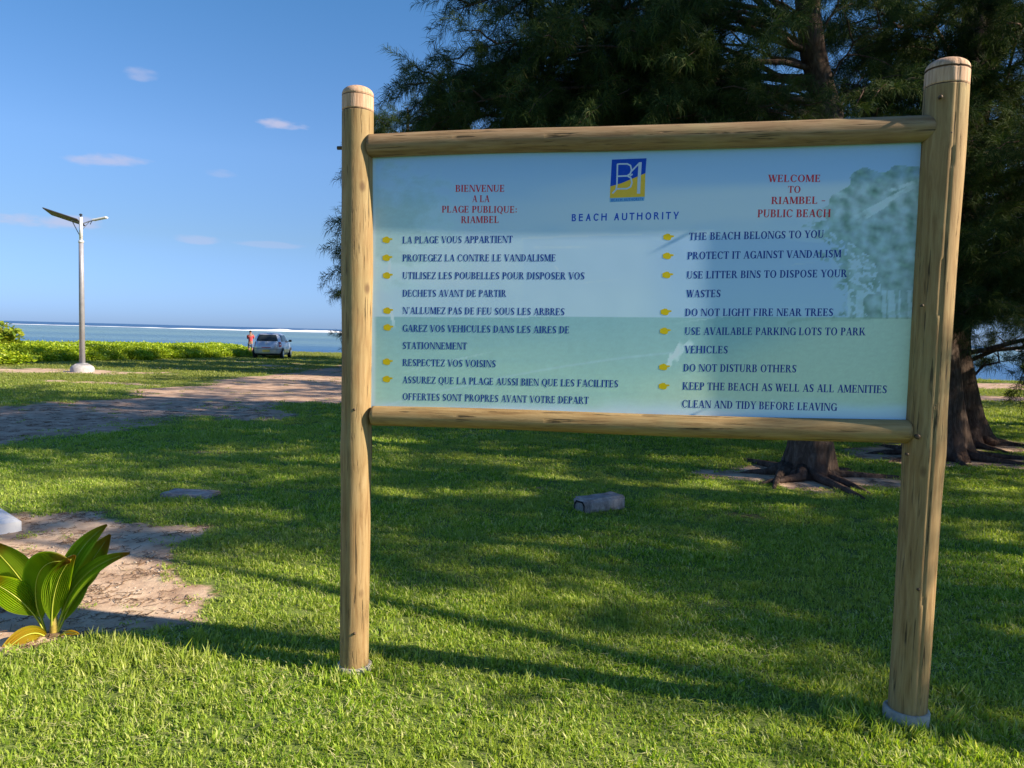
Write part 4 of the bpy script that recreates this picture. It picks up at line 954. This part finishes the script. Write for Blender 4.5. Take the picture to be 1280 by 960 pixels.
for wx in (-1.20, 1.18):
    for sd in (1, -1):
        m3 = MB(); m3.tube([(wx, sd * .67, .295), (wx, sd * .70, .295), (wx, sd * .83, .295), (wx, sd * .85, .295)], [.27, .295, .295, .27], 26); wo_ = m3.build('wheel', rub, car)
        m3 = MB(); m3.tube([(wx, sd * .84, .295), (wx, sd * .858, .295)], [.20, .18], 18); m3.build('rim', rim, wo_)
        m3 = MB(); n_ = 20  # dark arch above the wheel
        for i in range(n_ + 1):
            a = math.pi * i / n_
            for rr in (.30, .355): 
                q = Vector((wx + rr * math.cos(a), 0, .295 + rr * math.sin(a))); q.y = sd * (lvl(q.z)[2] + .006); m3.v.append(q)
        for i in range(n_): m3.f.append((2 * i, 2 * i + 1, 2 * i + 3, 2 * i + 2))
        m3.build('wheel_arch', drk, car)

# ------------------------------------------------------------------ person beyond the car
pp = at(313, 444, 47.5); pp.z = ground_z(pp.x, 47.5, False)
person = empty('person', pp); tag(person, 'person with dark hair in a red top standing at the left of the silver car', 'person'); person.rotation_euler = (0, 0, R(10)); person.scale = (.93, .93, .93)
skin = plain('skin', (.32, .17, .11), .6, 0, .05); redc = plain('red_cloth', (.48, .07, .08), .85, 0, .3, 12); shorts = plain('blue_grey_cloth', (.10, .13, .22), .85); hairm = plain('dark_hair', (.02, .015, .012), .7)
def skinned(name, verts, edges, mat, lv=1):
    me = bpy.data.meshes.new(name); me.from_pydata([v[:3] for v in verts], edges, []); o = bpy.data.objects.new(name, me); COL.objects.link(o); o.parent = person; me.materials.append(mat)
    me.skin_vertices.new() if hasattr(me.skin_vertices, 'new') and len(me.skin_vertices) == 0 else None
    md = o.modifiers.new('skin', 'SKIN'); md.use_smooth_shade = True
    dat = me.skin_vertices[0].data
    for i, v in enumerate(verts): dat[i].radius = (v[3], v[4] if len(v) > 4 else v[3])
    dat[0].use_root = True; s_ = o.modifiers.new('sub', 'SUBSURF'); s_.levels = lv; s_.render_levels = lv; return o
bv = [(0, 0, .95, .13, .10), (0, 0, 1.08, .12, .09), (0, 0, 1.25, .15, .10), (0, 0, 1.40, .13, .08), (0, 0, 1.48, .05), (0, .01, 1.55, .075, .085), (0, .01, 1.66, .075, .09)]
be = [(0, 1), (1, 2), (2, 3), (3, 4), (4, 5), (5, 6)]
for s_ in (-1, 1):
    k = len(bv); bv += [(s_ * .17, 0, 1.38, .05), (s_ * .21, .08, 1.16, .042), (s_ * .15, .24, 1.28, .033), (s_ * .10, .34, 1.40, .025), (s_ * .09, .36, 1.45, .03, .014)]
    be += [(3, k), (k, k + 1), (k + 1, k + 2), (k + 2, k + 3), (k + 3, k + 4)]
    for j in range(4):
        q = len(bv); bv += [(s_ * .09 + (j - 1.5) * .019, .37, 1.49, .009), (s_ * .09 + (j - 1.5) * .02, .385, 1.515 + .004 * (j % 3), .008)]; be += [(k + 4, q), (q, q + 1)]
    q = len(bv); bv += [(s_ * .05, .36, 1.46, .010), (s_ * .03, .375, 1.48, .009)]; be += [(k + 4, q), (q, q + 1)]
    k = len(bv); bv += [(s_ * .09, 0, .84, .085), (s_ * .10, .01, .48, .055), (s_ * .10, -.01, .28, .05), (s_ * .10, -.02, .07, .035), (s_ * .11, .12, .03, .04, .025)]
    be += [(0, k), (k, k + 1), (k + 1, k + 2), (k + 2, k + 3), (k + 3, k + 4)]
skinned('body', bv, be, skin)
skinned('shirt', [(0, 0, .93, .155, .125), (0, 0, 1.08, .14, .11), (0, 0, 1.25, .17, .12), (0, 0, 1.40, .145, .09), (-.18, 0, 1.38, .065), (-.205, .05, 1.22, .055), (.18, 0, 1.38, .065), (.205, .05, 1.22, .055)], [(0, 1), (1, 2), (2, 3), (3, 4), (4, 5), (3, 6), (6, 7)], redc)
skinned('shorts', [(0, 0, .93, .15, .12), (-.09, 0, .80, .10), (-.10, 0, .55, .085), (.09, 0, .80, .10), (.10, 0, .55, .085)], [(0, 1), (1, 2), (0, 3), (3, 4)], shorts)
skinned('hair', [(0, -.03, 1.58, .07, .07), (0, -.025, 1.66, .088, .09), (0, -.01, 1.72, .07, .075)], [(0, 1), (1, 2)], hairm)
fm = MB(); fm.tube([(0, .10, 1.60), (0, .125, 1.59)], [.015, .008], 6)
for s_ in (-1, 1): fm.tube([(s_ * .03, .088, 1.625), (s_ * .03, .098, 1.625)], .009, 6); fm.tube([(s_ * .078, 0, 1.60), (s_ * .09, 0, 1.62)], .016, 6)
fm.build('face', skin, person)['kind'] = 'stuff'
mm = MB(); mm.tube([(-.025, .095, 1.555), (.025, .095, 1.555)], .006, 5); mm.build('mouth', redc, person)

# ------------------------------------------------------------------ beach scrub, bushes
def mat_leaf(name, stops, tr=.35):
    t = NT(name); isl = t.n('ShaderNodeNewGeometry').outputs['Random Per Island']; c = t.ramp(isl, stops); t.leafy(c, tr, (1.25, 1.3, .4)); t.set(Roughness=.4, Specular_IOR_Level=.4); return t.m
MS = mat_leaf('scrub_leaf', [(0, (.12, .21, .012)), (.5, (.30, .42, .02)), (1, (.50, .55, .04))])
def leafclump(n, rad, L, w, up=.5):
    mb_ = MB()
    for i in range(n):
        a = rn.uniform(0, 6.283); rr = rad * math.sqrt(rn.random()); p = Vector((rr * math.cos(a), rr * math.sin(a), rn.uniform(-.6, .6) * rad)); d = Vector((rn.gauss(0, 1), rn.gauss(0, 1), rn.uniform(0, 2) * up)).normalized()
        s = d.cross(Vector((rn.gauss(0, .4), rn.gauss(0, .4), 1))).normalized() * w * .5; l = L * rn.uniform(.6, 1.3)
        mb_.add([p, p + d * l * .5 + s, p + d * l + Vector((0, 0, -.15 * l)), p + d * l * .5 - s], [(0, 1, 2, 3)])
    return mb_
HV = [source('leaf_clump', leafclump(26, .16, .11, .06), MS) for _ in range(4)]
SCRUB = [(-38, 24), (-27, 27.5), (-19.8, 31), (-18.5, 34.5), (-16.0, 45.5), (-16.4, 49), (-18, 53), (-22, 52), (-28, 46), (-38, 40), (-46, 34)]
P, ROT, SC, VA = [], [], [], []
for _ in range(90000):
    x = rnd.uniform(-46, -12); y = rnd.uniform(24, 54); s = poly_sd(x, y, SCRUB) + .5 * nz2(x, y, .9, 3)
    if s > 0: continue
    e = min(1, -s / 1.3); top = (.52 + .10 * nz2(x, y, .7, 2) + .06 * nz2(x, y, 2.7, 4)) * math.sqrt(e) 
    if s < -2.2 and rnd.random() < .45: continue
    z = top if rnd.random() < .6 else top * rnd.random()
    if s < -1.3: z = top * rnd.uniform(.85, 1.05)
    P.append((x, y, ground_z(x, y, False) + z)); ROT.append((rnd.gauss(0, .3), rnd.gauss(0, .3), rnd.uniform(0, 6.28))); SC.append([rnd.uniform(.7, 1.2)] * 3); VA.append(rnd.randrange(4))
hb = points_obj('beach_scrub', P, ROT, SC, VA, HV); tag(hb, 'band of low bright green beach scrub in front of the sea', 'scrub', kind='stuff')
print('scrub', len(P))
# low grass bank right of the car
BV = [source('bank_tuft', clump(20, .16, .16, .008), MG) for _ in range(2)]
P, ROT, SC, VA = [], [], [], []
for _ in range(15000):
    x = rnd.uniform(-16, 24); y = rnd.uniform(46, 58)
    if y > shore(x) - .6 or y < 47.5 + .4 * nz2(x, y, .4): continue
    P.append((x, y, ground_z(x, y, False) + rnd.uniform(0, .04))); ROT.append((0, 0, rnd.uniform(0, 6.28))); SC.append([rnd.uniform(.8, 1.5)] * 3); VA.append(rnd.randrange(2))
bk_ = points_obj('bank_grass', P, ROT, SC, VA, BV); tag(bk_, 'longer yellow green grass on the bank above the beach', 'grass', kind='stuff')
def bush(label, pos, r_x, r_z, n, mat, L=.14, w=.09, cnt=22, name='bush'):
    root = empty(name, pos); tag(root, label, 'bush'); hv = [source('bush_leaves', leafclump(cnt, .16, L, w), mat) for _ in range(2)]
    P, RO, SC_, VA_ = [], [], [], []
    for _ in range(n):
        u = rnd.uniform(-1, 1); a = rnd.uniform(0, 6.28); q = rnd.uniform(.55, 1) ; s = math.sqrt(1 - u * u); lump = 1 + .25 * math.sin(a * 3 + u * 4)
        P.append((r_x * q * s * math.cos(a) * lump, r_x * q * s * math.sin(a) * lump, max(.02, r_z * (.5 + .5 * u * q) * lump))); RO.append((rnd.gauss(0, .4), rnd.gauss(0, .4), a)); SC_.append([rnd.uniform(.7, 1.2)] * 3); VA_.append(rnd.randrange(2))
    f_ = points_obj('foliage', P, RO, SC_, VA_, hv, root); f_['kind'] = 'stuff'
    st = MB()
    for i in range(6): a = i * 1.05; st.tube([(0, 0, -.05), (math.cos(a) * r_x * .3, math.sin(a) * r_x * .3, r_z * .35), (math.cos(a) * r_x * .6, math.sin(a) * r_x * .6, r_z * .7)], [.03, .02, .008], 5)
    st.build('stems', BARK, root, True)
MBUS = mat_leaf('yellow_green_leaf', [(0, (.10, .17, .02)), (.6, (.26, .33, .03)), (1, (.45, .45, .05))])
p1 = at(3, 432, 34); bush('large leaved yellow green bush rising above the scrub at the left edge', (p1.x, 34, ground_z(p1.x, 34, False)), .62, 1.35, 110, MBUS, .26, .2, 12)
p2 = at(6, 452, 28.6); bush('low bright green bush on the ground at the left edge', (p2.x, 28.6, ground_z(p2.x, 28.6, False)), .75, .38, 90, MS)
# spiky plant on the beach at the right edge
sp_ = at(1279, 474, 36); sroot = empty('spiky_plant', (sp_.x + .1, 36, ground_z(sp_.x, 36, False))); tag(sroot, 'spiky rosette plant by the sand at the right edge', 'plant')
MSP = mat_leaf('blue_green_blade', [(0, (.06, .12, .05)), (1, (.16, .24, .10))])
mb_ = MB()
for i in range(46):
    a = i * 2.4; e = rn.uniform(.1, 1.4); d = Vector((math.cos(a) * math.cos(e), math.sin(a) * math.cos(e), math.sin(e))); s_ = Vector((-math.sin(a), math.cos(a), 0)) * .035; c_ = Vector((0, 0, .55)); L = .62
    mb_.add([c_ - s_, c_ + s_, c_ + d * L * .6 + s_, c_ + d * L * .6 - s_, c_ + d * L + Vector((0, 0, -.04))], [(0, 1, 2, 3), (3, 2, 4)])
mb_.build('blades', MSP, sroot)
mb_ = MB(); mb_.tube([(0, 0, -.05), (.02, 0, .55)], [.09, .07], 10); mb_.build('stem', BARK, sroot, True)

# ------------------------------------------------------------------ coconut seedling at the left
sd0 = at(68, 806, 3.72); sd0.z = ground_z(sd0.x, sd0.y)
seedl = empty('palm_seedling', sd0); tag(seedl, 'young coconut palm seedling with broad pleated leaves at the edge of the sandy patch', 'palm seedling')
def mat_palm(name, yellow):
    t = NT(name); uv = t.attr('leafu').outputs['Fac']; al = t.attr('leafv').outputs['Fac']
    c = t.mix(t.rng(t.math('FRACT', t.math('MULTIPLY', uv, 9.0)), .2, .9, 0, .8), (.46, .62, .05), (.26, .42, .02))
    wv = t.n('ShaderNodeTexWave'); n_ = t.noise(t.coord(), 9, 4)
    c = t.mix(t.rng(n_, .4, .7, 0, .45), c, (.34, .46, .03))
    tip = t.rng(t.math('ADD', al, t.math('MULTIPLY', n_, .25)), .98 - yellow * .5, 1.15 - yellow * .4, 0, 1)
    c = t.mix(tip, c, (.42, .24, .04)); 
    if yellow > .5: c = t.mix(.75, c, (.50, .36, .03))
    c = t.mix(t.rng(t.math('ABSOLUTE', uv), .0, .03, .7, 0), c, (.46, .48, .06))
    br_ = t.rng(t.noise(t.coord(), 55, 3), .68, .74, 0, .6); c = t.mix(br_, c, (.13, .08, .02))
    t.leafy(c, .58, (1.5, 1.35, .4)); t.set(Roughness=.36, Specular_IOR_Level=.5); return t.m
PM = mat_palm('palm_leaf', .05); PY = mat_palm('yellowing_palm_leaf', .9)
def leaf(base, c1, c2, tip, width, facing, mat=PM, pleats=7, vfold=.25, lab=None, stalk=.22):
    """broad leaf along a cubic curve; width across `facing` direction"""
    n, m_ = 34, 8 * pleats; vs = []; U = []; Vl = []
    b0, b1, b2, b3 = [Vector(q) for q in (base, c1, c2, tip)]
    fac = Vector(facing).normalized()
    for i in range(n + 1):
        t_ = i / n; p = b0 * (1 - t_) ** 3 + b1 * 3 * t_ * (1 - t_) ** 2 + b2 * 3 * t_ * t_ * (1 - t_) + b3 * t_ ** 3
        d = (b1 - b0) * (1 - t_) ** 2 + (b2 - b1) * 2 * t_ * (1 - t_) + (b3 - b2) * t_ * t_; d.normalize()
        s = (d.cross(fac)).normalized(); nn_ = s.cross(d).normalized()
        u_ = max(0, (t_ - stalk) / (1 - stalk)); w = .006 + width * (math.sin(math.pi * min(1, u_ ** .92)) ** .92 if 0 < u_ < 1 else 0)
        for j in range(m_ + 1):
            a = -1 + 2 * j / m_; ple = (abs(((abs(a) * pleats) % 1) * 2 - 1) - .5) * .022 * min(1, w / .05) * (1 - .2 * abs(a))
            vs.append(p + s * a * w + nn_ * (ple + vfold * w * abs(a) - .0)); U.append(abs(a)); Vl.append(t_)
    fs = [(i * (m_ + 1) + j, i * (m_ + 1) + j + 1, (i + 1) * (m_ + 1) + j + 1, (i + 1) * (m_ + 1) + j) for i in range(n) for j in range(m_)]
    o = link_mesh('leaf', vs, fs, mat, seedl, False)
    a1 = o.data.attributes.new('leafu', 'FLOAT', 'POINT'); a1.data.foreach_set('value', U); a2 = o.data.attributes.new('leafv', 'FLOAT', 'POINT'); a2.data.foreach_set('value', Vl)
    if lab: tag(o, lab)
    # midrib
    r_ = MB(); pts = [vs[i * (m_ + 1) + m_ // 2] + Vector((0, -.002, 0)) for i in range(0, n, 2)]; r_.tube(pts, [.0042 * (1 - .8 * i / len(pts)) for i in range(len(pts))], 6); r_.build('midrib', plain('yellow_rib', (.40, .44, .06), .4), o, True)
def lc(u, v, dY=0): return at(u, v, 3.72 + dY) - sd0
leaf(lc(66, 800), lc(64, 765), lc(84, 695), lc(134, 656, .10), .052, (-.35, -1, .5), stalk=.42)
leaf(lc(68, 800), lc(76, 755), lc(104, 722, .05), lc(138, 668, .14), .066, (-.1, -1, .15), stalk=.42, pleats=8, lab='leaf with an orange brown tip')
leaf(lc(70, 802), lc(76, 760), lc(98, 708), lc(162, 692, -.05), .046, (-.2, -.8, .9), stalk=.26)
leaf(lc(66, 802), lc(62, 755, -.03), lc(70, 715, -.05), lc(94, 694, -.10), .052, (.45, -1, .1), stalk=.2)
leaf(lc(62, 802), lc(48, 770), lc(28, 690, -.03), lc(88, 702, -.10), .086, (-.3, -1, .05), stalk=.24, pleats=9, vfold=.05)
leaf(lc(60, 804), lc(52, 765), lc(36, 722), lc(-18, 676, .08), .080, (.25, -1, .35), stalk=.38, pleats=9, vfold=.1)
leaf(lc(60, 804), lc(52, 770), lc(26, 742, -.05), lc(-24, 722, -.12), .064, (.1, -.9, .7), stalk=.38, pleats=8, vfold=.1)
leaf(lc(69, 802), lc(80, 768), lc(96, 745), lc(112, 724, .05), .034, (-.2, -1, .2), stalk=.3)
leaf(lc(62, 800), lc(46, 782, -.08), lc(22, 795, -.14), lc(-6, 828, -.22), .034, (.2, -1, .6), mat=PY, stalk=.1, pleats=3, lab='withered yellow leaf bent to the ground')
leaf(lc(70, 800), lc(78, 790, -.03), lc(88, 790, -.05), lc(98, 793, -.1), .010, (.0, -.4, 1), mat=PY, stalk=.1, pleats=2, lab='small yellow leaf')
mb_ = MB(); mb_.tube([(0, 0, -.05), (0, 0, .04), (.0, 0, .10)], [.024, .020, .014], 12); mb_.build('stem', plain('yellow_stem', (.40, .30, .06), .5, 0, .3, 30), seedl, True)
mb_ = MB()
bm = bmesh.new(); bmesh.ops.create_icosphere(bm, subdivisions=3, radius=.085); bm.verts.index_update()
mb_.add([Vector((v.co.x * 1.25, v.co.y, v.co.z * .8 - .055)) * (1 + .05 * noise.noise(v.co * 20)) for v in bm.verts], [[v.index for v in f.verts] for f in bm.faces]); bm.free()
mb_.build('husk', plain('coconut_husk', (.13, .085, .05), .95, 0, .4, 40, .6), seedl, True)

# ------------------------------------------------------------------ stones and concrete
def stone(name, label, cat, pos, dim, rz, mat, seed, rough=.02, bv=.02, sub=3, parent_only=False, rx=0):
    bm = bmesh.new(); bmesh.ops.create_cube(bm, size=1)
    for v in bm.verts: v.co = Vector((v.co.x * dim[0], v.co.y * dim[1], v.co.z * dim[2] ))
    bmesh.ops.bevel(bm, geom=bm.edges[:], offset=bv, segments=2, affect='EDGES'); bmesh.ops.subdivide_edges(bm, edges=bm.edges[:], cuts=sub, use_grid_fill=True)
    for v in bm.verts: n_ = noise.noise_vector(v.co * 9 + Vector((seed, 0, 0))) * rough + noise.noise_vector(v.co * 30 + Vector((seed, 0, 0))) * rough * .35; v.co += n_
    me = bpy.data.meshes.new(name); bm.to_mesh(me); bm.free(); me.materials.append(mat); me.polygons.foreach_set('use_smooth', [True] * len(me.polygons))
    o = bpy.data.objects.new(name, me); COL.objects.link(o); o.location = pos; o.rotation_euler = (rx, 0, rz); tag(o, label, cat); return o
tc_ = NT('weathered_concrete'); n1 = tc_.noise(tc_.coord(), 12, 7, .7); tc_.color(tc_.ramp(n1, [(.3, (.16, .125, .115)), (.5, (.37, .30, .28)), (.7, (.54, .46, .42))])); tc_.bump(n1, .8, .02); tc_.set(Roughness=.95)
bp0 = at(749, 640, 6.75)
blk = stone('concrete_block', 'weathered grey hollow block lying in the grass', 'block', (bp0.x, bp0.y, .065), (.46, .20, .14), R(36), tc_.m, 3, .012, .018, 5)
# recessed dark hollow in its left end with a lump of mortar inside
mb_ = MB(); outl = [(-.07, -.06), (.07, -.06), (.07, .02), (.045, .05), (-.045, .05), (-.07, .02)]; inn = [(x * .78, z * .78 - .006) for x, z in outl]
vv = [(-.237, x, z) for x, z in outl] + [(-.237, x, z) for x, z in inn] + [(-.20, x, z) for x, z in inn]; mb_.v = [Vector(q) for q in vv]
mb_.f = [(i, (i + 1) % 6, 6 + (i + 1) % 6, 6 + i) for i in range(6)]; mb_.build('cavity', plain('black_cavity', (.03, .026, .026), .95, 0, .3, 40), blk)
mb_ = MB(); mb_.add([(-.2365, x * .72, z * .72 - .008) for x, z in outl], [tuple(range(6))]); mb_.build('infill', plain('mortar', (.26, .24, .22), .95, 0, .3, 60, .6), blk)
sl = at(238, 623, 6.92); stone('flat_stone', 'flat grey stone set flush in the lawn at the left', 'stone', (sl.x, sl.y, .012), (.47, .27, .05), R(-4), tc_.m, 9, .012, .015, 4)
wp = plain('whitewashed_concrete', (.74, .74, .76), .85, 0, .06, 14, .3)
q0 = at(27, 665, 5.65)
mb_ = MB(); L_, Wd, H_ = 1.2, 1.4, .085
ch = [(0, 0, -.06), (-L_, 0, -.06), (-L_, Wd, -.06), (0, Wd, -.06), (0, 0, .06), (-L_, 0, .06), (-L_, Wd, .06), (0, Wd, .06), (-.06, .05, H_), (-L_ + .06, .05, H_), (-L_ + .06, Wd - .05, H_), (-.06, Wd - .05, H_)]
mb_.add(ch, [(0, 4, 5, 1), (1, 5, 6, 2), (2, 6, 7, 3), (3, 7, 4, 0), (4, 8, 9, 5), (5, 9, 10, 6), (6, 10, 11, 7), (7, 11, 8, 4), (8, 11, 10, 9)][:])
pl_ = mb_.build('plinth', wp); pl_.location = (q0.x, q0.y, 0); pl_.rotation_euler = (0, 0, R(47)); tag(pl_, 'white painted concrete plinth corner at the left edge on the sand', 'plinth')
